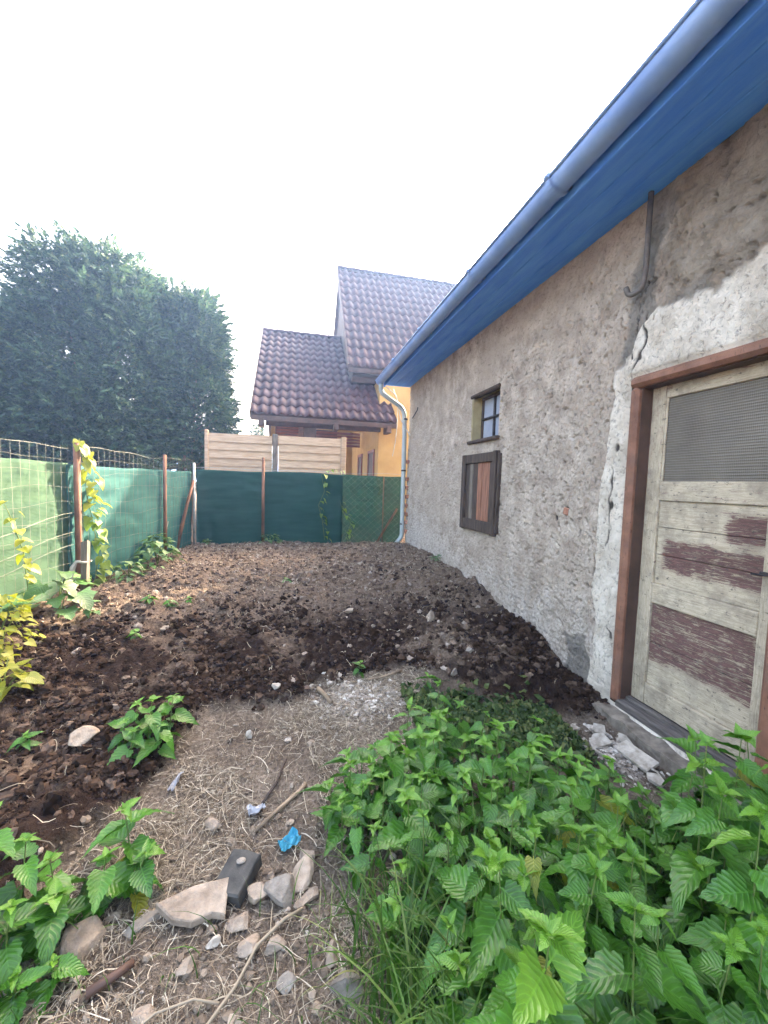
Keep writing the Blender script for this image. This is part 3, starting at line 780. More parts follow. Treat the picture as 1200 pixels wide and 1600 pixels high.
# electrical wires and hook at the corner
br = part('wire_bracket', MB().tube([(2.06, 6.86, 2.60), (1.99, 6.45, 2.62), (1.985, 6.32, 2.66), (1.985, 6.30, 2.70)], 0.008, 6), IRON, shed)
part('cable', MB().tube([(1.62, 7.0, 3.15), (1.80, 6.98, 3.0), (1.88, 6.95, 2.6), (1.93, 6.85, 2.45), (2.0, 6.72, 2.30)], 0.008, 6), GALV, shed)
part('cable', MB().tube([(1.75, 7.02, 3.12), (1.83, 7.0, 2.9), (1.84, 7.02, 2.5), (1.82, 7.04, 2.2), (1.78, 7.06, 1.95)], 0.007, 6), GALV, shed)
# flat iron strap with a hooked end under the soffit
hk = arc_path([(2.0, 2.04, 3.17), (2.0, 2.04, 2.72), (1.99, 2.05, 2.63), (1.97, 2.12, 2.62), (1.97, 2.145, 2.68)], 5)
part('iron_hook', MB().tube(hk, 0.015, 8), simple('grey_rusty_iron', (0.07, 0.062, 0.06), (0.17, 0.145, 0.13), 12, 0.75), shed, True)

# window

def sub_empty(name, parent, loc):
    o = bpy.data.objects.new(name, None); COL.objects.link(o); o.parent = parent
    o.location = Vector(loc) - world_loc(parent); return o
win = sub_empty('window', shed, (WX, 4.07, 1.97))
mb = MB(); dp_ = 0.15
mb.span((WX - 0.004, W1 - 0.001, WB - 0.02), (WX + 0.2, W1 + 0.03, WT + 0.02)); mb.span((WX + 0.002, W0 - 0.03, WB - 0.02), (WX + 0.2, W0 + 0.001, WT + 0.02))
mb.span((WX + 0.002, W0 + 0.002, WT - 0.002), (WX + 0.2, W1 - 0.002, WT + 0.03))
part('reveal', mb, simple('ochre_plaster', (0.30, 0.24, 0.13), (0.42, 0.35, 0.2), 8, 0.9, 0.6, 40, 0.006), win)
part('lintel', MB().bbox((WX - 0.025, W0 - 0.01, WT - 0.015), (WX + 0.05, W1 + 0.05, WT + 0.025), 0.012), WOODDARK, win)
part('sill', MB().bbox((WX - 0.045, W0 - 0.03, WB - 0.03), (WX + 0.19, W1 + 0.05, WB + 0.006), 0.008), WOODDARK, win)
fx = WX + 0.10
mb = MB()
mb.bbox((fx, W0 + 0.003, WB + 0.008), (fx + 0.04, W0 + 0.035, WT - 0.004)); mb.bbox((fx, W1 - 0.035, WB + 0.008), (fx + 0.04, W1 - 0.003, WT - 0.004))
mb.bbox((fx + 0.001, W0 + 0.036, WB + 0.008), (fx + 0.04, W1 - 0.036, WB + 0.04)); mb.bbox((fx + 0.001, W0 + 0.036, WT - 0.035), (fx + 0.04, W1 - 0.036, WT - 0.004))
part('window_frame', mb, WOODDARK, win)
ym = (W0 + W1) / 2; zm = (WB + WT) / 2
part('glazing_bar', MB().bbox((fx - 0.004, ym - 0.012, WB + 0.041), (fx + 0.03, ym + 0.012, WT - 0.036), 0.003), IRON, win)
part('glazing_bar', MB().bbox((fx - 0.007, W0 + 0.037, zm - 0.011), (fx + 0.02, W1 - 0.037, zm + 0.011), 0.003), IRON, win)
for (a, b) in ((W0 + 0.03, ym - 0.012), (ym + 0.012, W1 - 0.03)):
    for (c, d) in ((WB + 0.035, zm - 0.011), (zm + 0.011, WT - 0.03)):
        part('pane', MB().span((fx + 0.021, a, c), (fx + 0.026, b, d)), GLASS, win)

# wooden shutter
sh = sub_empty('shutter', shed, (WX, 4.11, 0.97))
S0, S1, SB, ST = 3.70, 4.515, 0.965, 1.815
mb = MB()
X0 = WX - 0.05
part('shutter_rail', MB().bbox((X0, S0 + 0.07, ST - 0.10), (X0 + 0.045, S1 - 0.08, ST), 0.005), WOODDARK, sh)
part('shutter_rail', MB().bbox((X0, S0 + 0.07, SB), (X0 + 0.045, S1 - 0.08, SB + 0.12), 0.005), WOODDARK, sh)
part('shutter_stile', MB().bbox((X0 - 0.003, S0, SB - 0.01), (X0 + 0.047, S0 + 0.069, ST + 0.008), 0.005), WOODDARK, sh)
part('shutter_stile', MB().bbox((X0 - 0.003, S1 - 0.079, SB - 0.005), (X0 + 0.047, S1, ST + 0.004), 0.005), WOODDARK, sh)
yy = S0 + 0.071
for i, (w, m) in enumerate(((0.085, WOODDARK), (0.17, WOODRED), (0.10, WOODRED), (0.12, WOODDARK), (0.08, WOODGREY), (0.103, WOODDARK))):
    part('plank', MB().bbox((X0 + 0.016 + 0.004 * (i % 2), yy, SB + 0.121), (X0 + 0.04, yy + w - 0.005, ST - 0.101), 0.004), m, sh); yy += w
part('edge_strip', MB().bbox((X0 + 0.012, S0 - 0.03, SB + 0.02), (X0 + 0.06, S0 - 0.002, ST - 0.02), 0.01), WOODDARK, sh)

# door
door = sub_empty('door', shed, (WX, 1.68, 0.1))
J0, J1 = 1.295, 2.06         # clear opening
def rounded_bar(path_axis, a, b, y0, y1, x0, x1):
    return MB().bbox((x0, y0, a), (x1, y1, b), 0.018)
part('frame_jamb', MB().bbox((WX - 0.03, J1, DB + 0.01), (WX + 0.15, D1 - 0.004, DT - 0.06), 0.02), REDP, door)
part('frame_jamb', MB().bbox((WX - 0.03, D0 - 0.01, DB + 0.01), (WX + 0.15, J0, DT - 0.06), 0.02), REDP, door)
part('frame_head', MB().bbox((WX - 0.032, D0 - 0.012, DT - 0.062), (WX + 0.148, D1 + 0.002, DT + 0.004), 0.02), REDP, door)
LX = WX + 0.082              # face of the leaf
def wear_board(name, y0, y1, z0, z1, x, horiz, wear, th=0.035, step=0.02, bev=0.004):
    """board with a front face fine enough to carry a wear attribute, closed by edge strips"""
    ys = np.concatenate([[y0], np.linspace(y0 + bev, y1 - bev, max(2, int((y1 - y0) / step))), [y1]])
    zs = np.concatenate([[z0], np.linspace(z0 + bev, z1 - bev, max(2, int((z1 - z0) / step))), [z1]])
    A, B = np.meshgrid(ys, zs, indexing='ij')
    X = np.full_like(A, x); X[0, :] = X[-1, :] = x + bev; X[:, 0] = X[:, -1] = x + bev
    X += (fbm(A * 9, B * 9, 401, 3) - 0.5) * 0.003
    X2 = np.full_like(A, x + th)
    nA, nB = A.shape; I = np.arange(nA * nB).reshape(nA, nB); K = I + nA * nB
    f = np.stack([I[:-1, :-1], I[:-1, 1:], I[1:, 1:], I[1:, :-1]], -1).reshape(-1, 4).tolist()
    f += np.stack([K[:-1, :-1], K[1:, :-1], K[1:, 1:], K[:-1, 1:]], -1).reshape(-1, 4).tolist()
    for a, b in ((I[0], K[0]), (K[-1], I[-1])):
        f += [[a[i], b[i], b[i + 1], a[i + 1]] for i in range(len(a) - 1)]
    for a, b in ((K[:, 0], I[:, 0]), (I[:, -1], K[:, -1])):
        f += [[a[i], b[i], b[i + 1], a[i + 1]] for i in range(len(a) - 1)]
    V = np.concatenate([np.stack([X, A, B], -1).reshape(-1, 3), np.stack([X2, A, B], -1).reshape(-1, 3)])
    off = world_loc(door)
    me = fast_mesh(name, V - np.array(off), np.array(f), DOORP, False)
    w = np.concatenate([wear(A, B).ravel()] * 2)
    col_attr(me, 'wear', np.stack([np.clip(w, 0, 1), np.full_like(w, horiz), w * 0, w * 0 + 1], -1))
    return link(name, me, door)
lowwear = lambda y, z: 0.10 + 0 * y
midwear = lambda y, z: 0.28 + 0 * y
GL0, GL1, GB, GT = 1.395, 1.966, 1.515, 2.0
ZB, ZT = 0.155, 2.085
wear_board('stile', GL1, J1 - 0.004, ZB, ZT, LX, 0.0, lambda y, z: 0.16 + 0.16 * sstep(1.3, 1.9, z))
wear_board('stile', J0 + 0.004, GL0, ZB, ZT, LX, 0.0, lambda y, z: 0.18 + 0 * y)
wear_board('rail', GL0 + 0.0015, GL1 - 0.0015, GT, ZT - 0.001, LX + 0.0015, 1.0, lambda y, z: 0.24 + 0.25 * sstep(2.03, 2.08, z))
wear_board('rail', GL0 + 0.0015, GL1 - 0.0015, 1.402, GB, LX + 0.0015, 1.0, lambda y, z: 0.24 + 0 * y)
wear_board('rail', GL0 + 0.0015, GL1 - 0.0015, 0.786, 0.905, LX + 0.0015, 1.0, lambda y, z: 0.08 + 0 * y)
wear_board('rail', GL0 + 0.0015, GL1 - 0.0015, ZB + 0.001, 0.285, LX + 0.0015, 1.0, lowwear)
def wear1(y, z):
    n = (fbm(y * 9, z * 9, 501, 3) - 0.5)
    r = sstep(-0.04, 0.04, np.minimum(np.minimum(z - 0.99, 1.235 - z - 0.02) + 0.06 * n, 1.93 - y) - 0.0)
    top = sstep(-0.03, 0.03, np.minimum(np.minimum(1.60 - y + 0.1 * n, 1.355 - z), z - 1.2))
    return 0.05 + 0.66 * np.maximum(r * sstep(1.20, 1.15, z - 0.05 * n), top)
def wear2(y, z):
    n = (fbm(y * 9, z * 9, 503, 3) - 0.5)
    return 0.04 + 0.60 * sstep(-0.03, 0.03, z - 0.435 - 0.06 * n)
for (a, b, wf) in ((1.246, 1.401, wear1), (1.083, 1.243, wear1), (0.906, 1.080, wear1), (0.548, 0.785, wear2), (0.286, 0.545, wear2)):
    wear_board('panel_plank', GL0 + 0.001, GL1 - 0.001, a, b, LX + 0.016, 1.0, wf, 0.015, 0.02, 0.0025)
part('glass_pane', MB().span((LX + 0.016, GL0 + 0.001, GB + 0.001), (LX + 0.022, GL1 - 0.001, GT - 0.001)), WGLASS, door)
mb = MB()
mb.bbox((LX + 0.004, GL1 - 0.014, GB + 0.001), (LX + 0.0155, GL1 - 0.001, GT - 0.001), 0.003); mb.bbox((LX + 0.004, GL0 + 0.001, GB + 0.001), (LX + 0.0155, GL0 + 0.012, GT - 0.001), 0.003)
part('glazing_bead', mb, DOORP, door)
part('latch', MB().bbox((LX - 0.014, 1.315, 1.085), (LX - 0.001, 1.40, 1.10), 0.003).tube([(LX - 0.02, 1.33, 1.09), (LX - 0.03, 1.34, 1.09), (LX - 0.03, 1.42, 1.085)], 0.005, 6), IRON, door)
th = part('threshold', MB().bbox((WX - 0.015, J0 - 0.05, 0.085), (WX + 0.16, J1 + 0.02, 0.135), 0.008).bbox((WX + 0.045, J0 + 0.001, 0.1352), (WX + 0.081, J1 - 0.001, 0.155), 0.004), WOODSILL, door)
part('jamb_shade_strip', MB().bbox((WX + 0.006, J1 - 0.006, 0.14), (WX + 0.081, J1 - 0.001, DT - 0.07), 0.001), ROOFTRIM, door)  # dark strip added for the shadow on the jamb's inner face
part('head_shade_strip', MB().bbox((WX + 0.006, J0 + 0.002, DT - 0.069), (WX + 0.081, J1 - 0.007, DT - 0.0635), 0.001), ROOFTRIM, door)  # dark strip added likewise for the shadow under the frame head
# rough concrete step
def lumpy_box(a, b, seg, amp, seed, mat, name, parent):
    nx_, ny2, nz2 = seg
    vs_ = {}; V = []; F = []
    def vid(i, j, k):
        if (i, j, k) not in vs_:
            p = np.array([a[0] + (b[0] - a[0]) * i / nx_, a[1] + (b[1] - a[1]) * j / ny2, a[2] + (b[2] - a[2]) * k / nz2])
            vs_[(i, j, k)] = len(V); V.append(p)
        return vs_[(i, j, k)]
    for i in range(nx_):
        for j in range(ny2):
            F.append((vid(i, j, nz2), vid(i + 1, j, nz2), vid(i + 1, j + 1, nz2), vid(i, j + 1, nz2)))
    for j in range(ny2):
        for k in range(nz2):
            F.append((vid(0, j, k), vid(0, j, k + 1), vid(0, j + 1, k + 1), vid(0, j + 1, k))); F.append((vid(nx_, j, k), vid(nx_, j + 1, k), vid(nx_, j + 1, k + 1), vid(nx_, j, k + 1)))
    for i in range(nx_):
        for k in range(nz2):
            F.append((vid(i, 0, k), vid(i + 1, 0, k), vid(i + 1, 0, k + 1), vid(i, 0, k + 1))); F.append((vid(i, ny2, k), vid(i, ny2, k + 1), vid(i + 1, ny2, k + 1), vid(i + 1, ny2, k)))
    V = np.array(V)
    n1 = fbm(V[:, 1] * 9, V[:, 2] * 9 + V[:, 0] * 4, seed, 4) - 0.5
    n2 = fbm(V[:, 1] * 11 + 5, V[:, 0] * 11 + V[:, 2] * 5, seed + 3, 4) - 0.5
    V[:, 0] += n1 * amp; V[:, 2] += n2 * amp * 0.7
    mb = MB(); mb.add(V.tolist(), F)
    return part(name, mb, mat, parent)
lumpy_box((1.925, 0.9, -0.1), (2.2, 2.22, 0.075), (8, 44, 6), 0.055, 601, CONCRETE, 'step', shed)

# ------------------------------------------------------------------ neighbour's house
house = thing('yellow_house', 'yellow rendered house with steep brown red tiled roofs behind the fence', 'house', (2.3, 11.5, 0.3))
part('wall', MB().span((2.3, 10.7, 0), (9, 18, 4.25)), YELLOW, house)
EU = (10.95, 4.60); RU = (14.25, 8.72); XU = 1.485            # upper roof: eave (y,z), ridge (y,z), left verge x
EP = (10.0, 3.04); RP = (14.15, 6.36); XP0, XP1 = -0.91, 2.62  # porch roof
# gable of the upper floor
yb = 2 * RU[0] - EU[0]
part('gable_wall', MB().add([(x, y, z) for x in (XU + 0.14, 9) for y, z in ((EU[0] + 0.1, EU[1] - 0.2), (yb - 0.1, EU[1] - 0.2), (RU[0], RU[1] - 0.25))],
     [(0, 2, 1), (3, 4, 5), (0, 1, 4, 3), (1, 2, 5, 4), (2, 0, 3, 5)]), simple('gable_shade_dark', (0.07, 0.05, 0.045), (0.12, 0.09, 0.08), 5, 0.7), house)  # shade on the gable end put into its dark colour
part('floor_slab', MB().span((XU + 0.15, 11.3, 4.25), (2.29, 17.5, 4.40)), ROOFTRIM, house)
def roof(name, x0, x1, e, r_, thick, parent, nrows, tw, n_ind_rows, clip_x=None):
    sl = math.hypot(r_[0] - e[0], r_[1] - e[1]); ang = math.atan2(r_[1] - e[1], r_[0] - e[0])
    mb = MB(); ca, sa = math.cos(ang), math.sin(ang)
    def P(x, u, w): return (x, e[0] + u * ca - w * sa, e[1] + u * sa + w * ca)
    vs_ = [P(x, u, w) for x in (x0 + 0.02, x1) for u, w in ((0.03, -0.03), (sl, -0.03), (sl, -0.03 - thick), (0.03, -0.03 - thick))]
    mb.add(vs_, [(0, 1, 2, 3), (7, 6, 5, 4), (0, 4, 5, 1), (1, 5, 6, 2), (2, 6, 7, 3), (3, 7, 4, 0)])
    # mirrored far slope
    yr = 2 * r_[0]
    vs2 = [(v[0], yr - v[1], v[2]) for v in vs_]
    mb.add(vs2, [(3, 2, 1, 0), (4, 5, 6, 7), (1, 5, 4, 0), (2, 6, 5, 1), (3, 7, 6, 2), (0, 4, 7, 3)])
    ro = part(name, mb, ROOFTRIM, parent)
    off = world_loc(ro)
    rh = sl / nrows
    # one tile: S profile, with front lip
    sx = np.linspace(0, 1, 8)
    prof = 0.034 * np.sin((sx * 1.0) * 2 * math.pi + 0.6) + 0.012
    V = []; F = []
    for (u, dz) in ((-0.03, -0.012), (-0.03, 0.014), (rh * 0.5, 0.005), (rh * 1.02, -0.020)):
        for s_, pz in zip(sx, prof): V.append((s_ * tw, u, pz + dz))
    for a in range(3):
        for k in range(7):
            F.append((a * 8 + k, a * 8 + k + 1, (a + 1) * 8 + k + 1, (a + 1) * 8 + k))
    tme = bpy.data.meshes.new('roof_tile'); tme.from_pydata(V, [], F); tme.materials.append(TILE); tme.update()
    tme.polygons.foreach_set('use_smooth', [True] * len(tme.polygons))
    nc = int((x1 - x0) / tw)
    rest = MB()
    for i in range(nrows):
        for j in range(nc):
            px = x0 + j * tw; py, pz = e[0] + i * rh * ca, e[1] + i * rh * sa
            dz = random.uniform(-0.004, 0.004)
            if i < n_ind_rows and (clip_x is None or px < clip_x + i * 0.15):
                o = link('roof_tile', tme, ro)
                o.location = (px - off.x, py - off.y - dz * sa, pz - off.z + dz * ca)
                o.rotation_euler = (ang + random.uniform(-0.008, 0.008), 0, random.uniform(-0.006, 0.006))
            else:
                rest.add([(px + v[0], py + v[1] * ca - v[2] * sa, pz + v[1] * sa + v[2] * ca) for v in V], F)
    if rest.v:
        tag(part('roof_tiles', rest, TILE, ro, True), kind='stuff')
    # ridge caps
    L = 0.42; k = int((x1 - x0) / L)
    for j in range(k + 1):
        cx = x0 + j * L
        arc = [(math.cos(math.pi * q / 8) , math.sin(math.pi * q / 8)) for q in range(9)]
        V2 = []; 
        for xx, rr in ((cx - 0.02, 0.125), (cx + L + 0.03, 0.100)):
            V2 += [(xx, r_[0] + c * rr, r_[1] - 0.03 + s_ * rr * 0.95) for c, s_ in arc]
        V2 += [(cx - 0.02, r_[0], r_[1] - 0.03)]
        F2 = [(q, q + 1, 9 + q + 1, 9 + q) for q in range(8)] + [(q + 1, q, 18) for q in range(8)]
        part('ridge_tile', MB().add(V2, F2), TILE, ro, True)
    # barge board on the left verge
    vb = [P(x, u, w) for x in (x0 - 0.03, x0 + 0.015) for u, w in ((-0.02, 0.035), (sl, 0.035), (sl, -0.16), (-0.02, -0.16))]
    part('barge_board', MB().add(vb, [(0, 1, 2, 3), (7, 6, 5, 4), (0, 4, 5, 1), (1, 5, 6, 2), (2, 6, 7, 3), (3, 7, 4, 0)]), ROOFTRIM, ro)
    return ro
pr = roof('porch_roof', XP0, XP1, EP, RP, 0.10, house, 13, 0.22, 13)
ur = roof('upper_roof', XU, 7.2, EU, RU, 0.12, house, 13, 0.22, 6, 2.9)
part('eave_board', MB().bbox((XP0, 9.99, 2.86), (XP1, 10.03, 2.975), 0.005), ROOFTRIM, pr)
part('eave_board', MB().bbox((XU, 10.94, 4.42), (7.2, 10.98, 4.53), 0.005), ROOFTRIM, ur)
# rafter ends under the porch eave
for x in (-0.68, 1.08, 2.40):
    part('beam_end', MB().bbox((x - 0.06, 9.93, 2.73), (x + 0.06, 10.34, 2.90), 0.01), ROOFTRIM, pr)
part('beam', MB().bbox((-0.6, 10.36, 2.80), (2.28, 10.46, 2.93), 0.008), ROOFTRIM, house)
part('post', MB().bbox((0.30, 10.33, 0.3), (0.62, 10.49, 2.795), 0.01), ROOFTRIM, house)
# slatted red-brown blinds hanging under the porch
for (x0, x1, y, z0, z1, nsl) in ((-0.38, 0.20, 11.2, 2.46, 3.02, 7), (0.75, 2.22, 13.2, 2.62, 3.10, 5)):
    b = sub_empty('slatted_blind', house, (x0, y, z0))
    hh = (z1 - z0) / nsl
    for k in range(nsl):
        part('slat', MB().bbox((x0, y, z0 + k * hh), (x1, y + 0.03, z0 + (k + 1) * hh - 0.018), 0.006), SHUTR, b)
part('blind_side', MB().bbox((-0.52, 11.18, 2.46), (-0.40, 11.26, 3.05), 0.01), YELLOW, house)
part('lintel_beam', MB().bbox((0.7, 13.0, 3.11), (2.29, 13.12, 3.26), 0.01), YELLOW, house)
# doors in the yellow side wall
for (y0, y1, zt) in ((11.15, 12.05, 2.42), (13.1, 13.9, 2.42)):
    d = sub_empty('side_door', house, (2.3, y0, 0.3))
    part('door_leaf', MB().bbox((2.285, y0 + 0.08, 0.3), (2.296, y1 - 0.08, zt - 0.08), 0.003), ROOFTRIM, d)
    fm = MB(); fm.bbox((2.26, y0, 0.3), (2.298, y0 + 0.079, zt), 0.005); fm.bbox((2.26, y1 - 0.079, 0.3), (2.298, y1, zt), 0.005); fm.bbox((2.261, y0 + 0.08, zt - 0.079), (2.298, y1 - 0.08, zt), 0.005)
    part('door_frame', fm, SHUTR, d)
part('back_wall', MB().span((1.75, 15.5, 0), (2.29, 15.8, 4.0)), YELLOW, house)

# ------------------------------------------------------------------ board fence behind the netting
bf = thing('board_fence', 'pale board fence of horizontal planks behind the green netting', 'fence', (-0.2, 8.5, 0.38))
def board_panel(x0, x1, ztop, n=12, hgt=0.155):
    for k in range(n):
        z1 = ztop - k * hgt
        yb_ = 8.455 + random.uniform(-0.004, 0.004)
        part('plank', MB().add([(x, y, z) for x in (x0 + 0.002, x1 - 0.002) for y, z in ((yb_, z1 - hgt - 0.010), (yb_ + 0.022, z1 - hgt - 0.010), (yb_ + 0.047, z1), (yb_ + 0.025, z1))],
             [(0, 1, 2, 3), (7, 6, 5, 4), (0, 4, 5, 1), (1, 5, 6, 2), (2, 6, 7, 3), (3, 7, 4, 0)]), BOARD, bf)
board_panel(-1.55, -0.36, 2.345); board_panel(-0.24, 1.02, 2.36)
for x0, x1, z in ((-1.62, -1.555, 2.40), (-0.355, -0.245, 2.39), (1.025, 1.13, 2.40)):
    part('post', MB().bbox((x0, 8.44, 0.35), (x1, 8.55, z), 0.01), WOODGREY if x0 > -0.5 and x0 < 0 else BOARD, bf)

# ------------------------------------------------------------------ shade netting and wire fences
A = Vector((-1.50, 6.98)); B = Vector((-2.80, 1.15))     # line of the left fence, from the far corner to the camera
fd = (B - A).normalized(); fn = Vector((-fd.y, fd.x))     # fn points away from yard? checked below
if fn.x > 0: fn = -fn
FL = (B - A).length
def fpt(s, off=0.0):
    q = A + fd * s + fn * off; return q.x, q.y
def net(name, label, s0, s1, off, zt, mat, path, seed, zb=-0.15, amp=0.034):
    n = int(abs(s1 - s0) / 0.035) + 2; m = 40
    S = np.linspace(s0, s1, n); T = np.linspace(0, 1, m)
    SS, TT = np.meshgrid(S, T, indexing='ij')
    px = np.zeros_like(SS); py = np.zeros_like(SS); zlo = np.zeros(n)
    for i, s_ in enumerate(S):
        x, y = path(s_, off); px[i] = x; py[i] = y
    zlo = ground_z(px[:, 0], py[:, 0]) + zb
    zup = zt + 0.02 * (fbm(S * 2.2, S * 0, seed, 3) - 0.5) * 2
    Z = zlo[:, None] * (1 - TT) + zup[:, None] * TT
    w = amp * (fbm(SS * 3.0, TT * 1.2, seed + 1, 3) - 0.5) * 2 + amp * 0.5 * (fbm(SS * 5 + TT * 2, TT * 12, seed + 2, 3) - 0.5) * 2
    x2, y2 = path(s1, off); x1_, y1_ = path(s0, off)
    dx, dy = x2 - x1_, y2 - y1_; l = math.hypot(dx, dy)
    px = px + w * (-dy / l); py = py + w * (dx / l)
    I = np.arange(n * m).reshape(n, m)
    F = np.stack([I[:-1, :-1], I[1:, :-1], I[1:, 1:], I[:-1, 1:]], -1).reshape(-1, 4)
    o = link(name, fast_mesh(name, np.stack([px, py, Z], -1).reshape(-1, 3), F, mat, True))
    so = o.modifiers.new('thickness', 'SOLIDIFY'); so.thickness = 0.0015
    return tag(o, label, 'netting')
s_post1 = 2.55
net('shade_netting', 'sunlit pale green shade netting on the near end of the left fence', s_post1 - 0.02, FL, 0.045, 1.56, NETP, fpt, 11)
net('shade_netting', 'teal shade netting on the left fence beyond the first rusty post', 0.03, s_post1 + 0.04, 0.03, 1.55, NETL, fpt, 21)
def bpt(s, off=0.0): return -1.48 + s, 7.03 + off
net('shade_netting', 'dark green shade netting stretched across the back of the yard', 0.0, 2.38, 0.03, 1.60, NETB, bpt, 31)
net('shade_netting', 'thinner see through green netting beside the downpipe at the back', 2.36, 3.46, 0.05, 1.60, NETT, bpt, 41, -0.15, 0.012)
# left wire fence
lf = thing('wire_fence', 'rusty post wire mesh fence along the left side of the yard', 'fence', (*fpt(2.5), 0.2))
def post_at(s_, top, rad, mat, lean=(0, 0), nm='post'):
    x, y = fpt(s_, -0.03)
    z = gz(x, y)
    return part(nm, MB().tube([(x, y, z - 0.2), (x + lean[0], y + lean[1], top)], rad, 10), mat, lf, True)
post_at(2.52, 1.76, 0.030, RUST); post_at(0.92, 1.76, 0.022, RUST, (0.0, 0.0)); post_at(0.05, 1.70, 0.018, GALV); post_at(4.9, 1.78, 0.03, RUST)
mb = MB()
for k in range(int(FL / 0.085)):
    s_ = 0.05 + k * 0.085
    x, y = fpt(s_, -0.005); z0 = gz(x, y)
    j = random.uniform(-0.008, 0.008)
    mb.tube([(x, y, z0 - 0.02), (x + j, y, (z0 + 1.7) / 2), (x - j, y + j, 1.72)], 0.0012, 3, False)
zr = [1.72, 1.60, 1.47, 1.33, 1.18, 1.03, 0.88, 0.74, 0.60, 0.46, 0.34]
for zi, z in enumerate(zr):
    pts = []
    for k in range(60):
        s_ = 0.05 + (FL - 0.05) * k / 59
        x, y = fpt(s_, -0.006); sag = 0.018 * math.sin(s_ * 3.9 + zi) + 0.01 * math.sin(s_ * 9 + 2 * zi)
        pts.append((x, y, z + sag))
    mb.tube(pts, 0.0026 if zi == 0 else 0.0013, 4, False)
tag(part('wire_mesh', mb, WIREG, lf), kind='stuff')
for z in (0.62, 0.74, 0.93):
    pts = [(fpt(2.5 + 2.2 * k / 12, -0.02)[0], fpt(2.5 + 2.2 * k / 12, -0.02)[1], z + 0.16 - 0.34 * (k / 12) + 0.02 * math.sin(k)) for k in range(13)]
    part('loose_wire', MB().tube(pts, 0.0019, 5), WIREG, lf)
# leaning stick at the far corner
solo('leaning_stick', MB().tube([(-1.64, 6.50, 0.36), (-1.58, 6.6, 0.75), (-1.53, 6.68, 1.05), (-1.455, 6.78, 1.42)], [0.028, 0.026, 0.024, 0.018], 8), RUST,
     'weathered brown stick leaning against the corner post of the fences', 'stick', smooth=True)
solo('thin_cane', MB().tube([(-1.72, 6.15, 0.36), (-1.71, 6.2, 0.6), (-1.68, 6.25, 0.83)], 0.006, 6), GALV,
     'thin pale cane standing by the bush on the left fence', 'stick')
# back wire fence
kf = thing('wire_fence', 'chain link fence with rusty post and brace across the back', 'fence', (0.2, 7.0, 0.4))
part('post', MB().tube([(-0.43, 6.99, 0.2), (-0.435, 6.99, 1.83)], 0.024, 10), RUST, kf, True)
part('post', MB().tube([(1.62, 7.0, 0.2), (1.62, 7.0, 1.58)], 0.010, 8), RUST, kf, True)
part('brace', MB().tube([(1.50, 6.97, 0.38), (1.88, 6.99, 1.02)], 0.020, 8), RUST, kf, True)
mb = MB(); d = 0.062
for k in range(-20, 20):
    for sg in (1, -1):
        pts = []
        for i in range(22):
            z = 0.42 + i * d * 0.9; x = 0.92 + k * d * 2 + sg * i * d
            if 0.88 < x < 1.97 and z < 1.62: pts.append((x, 7.035 + 0.004 * sg * (-1) ** i, z))
        if len(pts) > 1: mb.tube(pts, 0.0018, 3, False)
tag(part('wire_mesh', mb, WIREG, kf), kind='stuff')
part('top_wire', MB().tube([(-1.48 + 0.29 * i, 7.0, 1.625 + 0.012 * math.sin(i * 1.3)) for i in range(13)], 0.003, 5), GALV, kf)
# wooden stake with a rag
stk = thing('wooden_stake', 'short grey wooden stake with a rag tied round it by the left fence', 'stake', (-1.81, 4.13, gz(-1.81, 4.13)))
zs = gz(-1.81, 4.13)
part('stake', MB().add([(-1.84, 4.11, zs - 0.1), (-1.79, 4.10, zs - 0.1), (-1.785, 4.15, zs - 0.1), (-1.84, 4.16, zs - 0.1), (-1.83, 4.13, zs + 0.58), (-1.775, 4.12, zs + 0.60), (-1.772, 4.17, zs + 0.58), (-1.825, 4.18, zs + 0.57)],
     [(3, 2, 1, 0), (4, 5, 6, 7), (0, 1, 5, 4), (1, 2, 6, 5), (2, 3, 7, 6), (3, 0, 4, 7)]), WOODGREY, stk)
part('rag', MB().tube([(-1.77, 4.10, zs + 0.40), (-1.80, 4.085, zs + 0.405), (-1.85, 4.09, zs + 0.41), (-1.875, 4.08, zs + 0.36), (-1.895, 4.06, zs + 0.20)], [0.010, 0.011, 0.014, 0.022, 0.012], 6)
     .tube([(-1.85, 4.10, zs + 0.41), (-1.855, 4.19, zs + 0.40), (-1.77, 4.185, zs + 0.40)], 0.009, 5), RAG, stk)

# ------------------------------------------------------------------ stones, slabs and scraps
def stone(label, x, y, size, mat, rz=0, flat=0.55, jag=0.25, tilt=(0, 0), cat='stone', name='stone', seed=None, sink=0.36, angular=True):
    r_ = np.random.default_rng(seed if seed is not None else int(abs(x * 1000) + abs(y * 777)))
    v = ICO3_V.copy()
    # cut by random planes for angular faces
    if angular:
        for k in range(13):
            nrm = r_.normal(size=3); nrm /= np.linalg.norm(nrm); c = 0.42 + 0.34 * r_.random()
            dd_ = v @ nrm - c; v = v - np.outer(np.maximum(dd_, 0), nrm)
    v = v * 1.25 * (1 + 0.16 * (fbm(v[:, :1] * 3 + v[:, 2:] * 2 + 9, v[:, 1:2] * 3 - v[:, 2:] * 2, int(x * 100) % 50, 4) - 0.5) + 0.015 * (r_.random((len(v), 1)) - 0.5))
    v = v * np.array([size[0] / 2, size[1] / 2, size[2] / 2]) * 0.86
    m = Euler((tilt[0], tilt[1], rz)).to_matrix()
    v = v @ np.array(m).T
    z = gz(x, y)
    mb = MB(); mb.add((v + np.array([0, 0, size[2] * (0.5 - sink)])).tolist(), ICO3_F.tolist())
    o = part(name, mb, mat, None, True); o.location = (x, y, z + 0.004)
    return tag(o, label, cat)
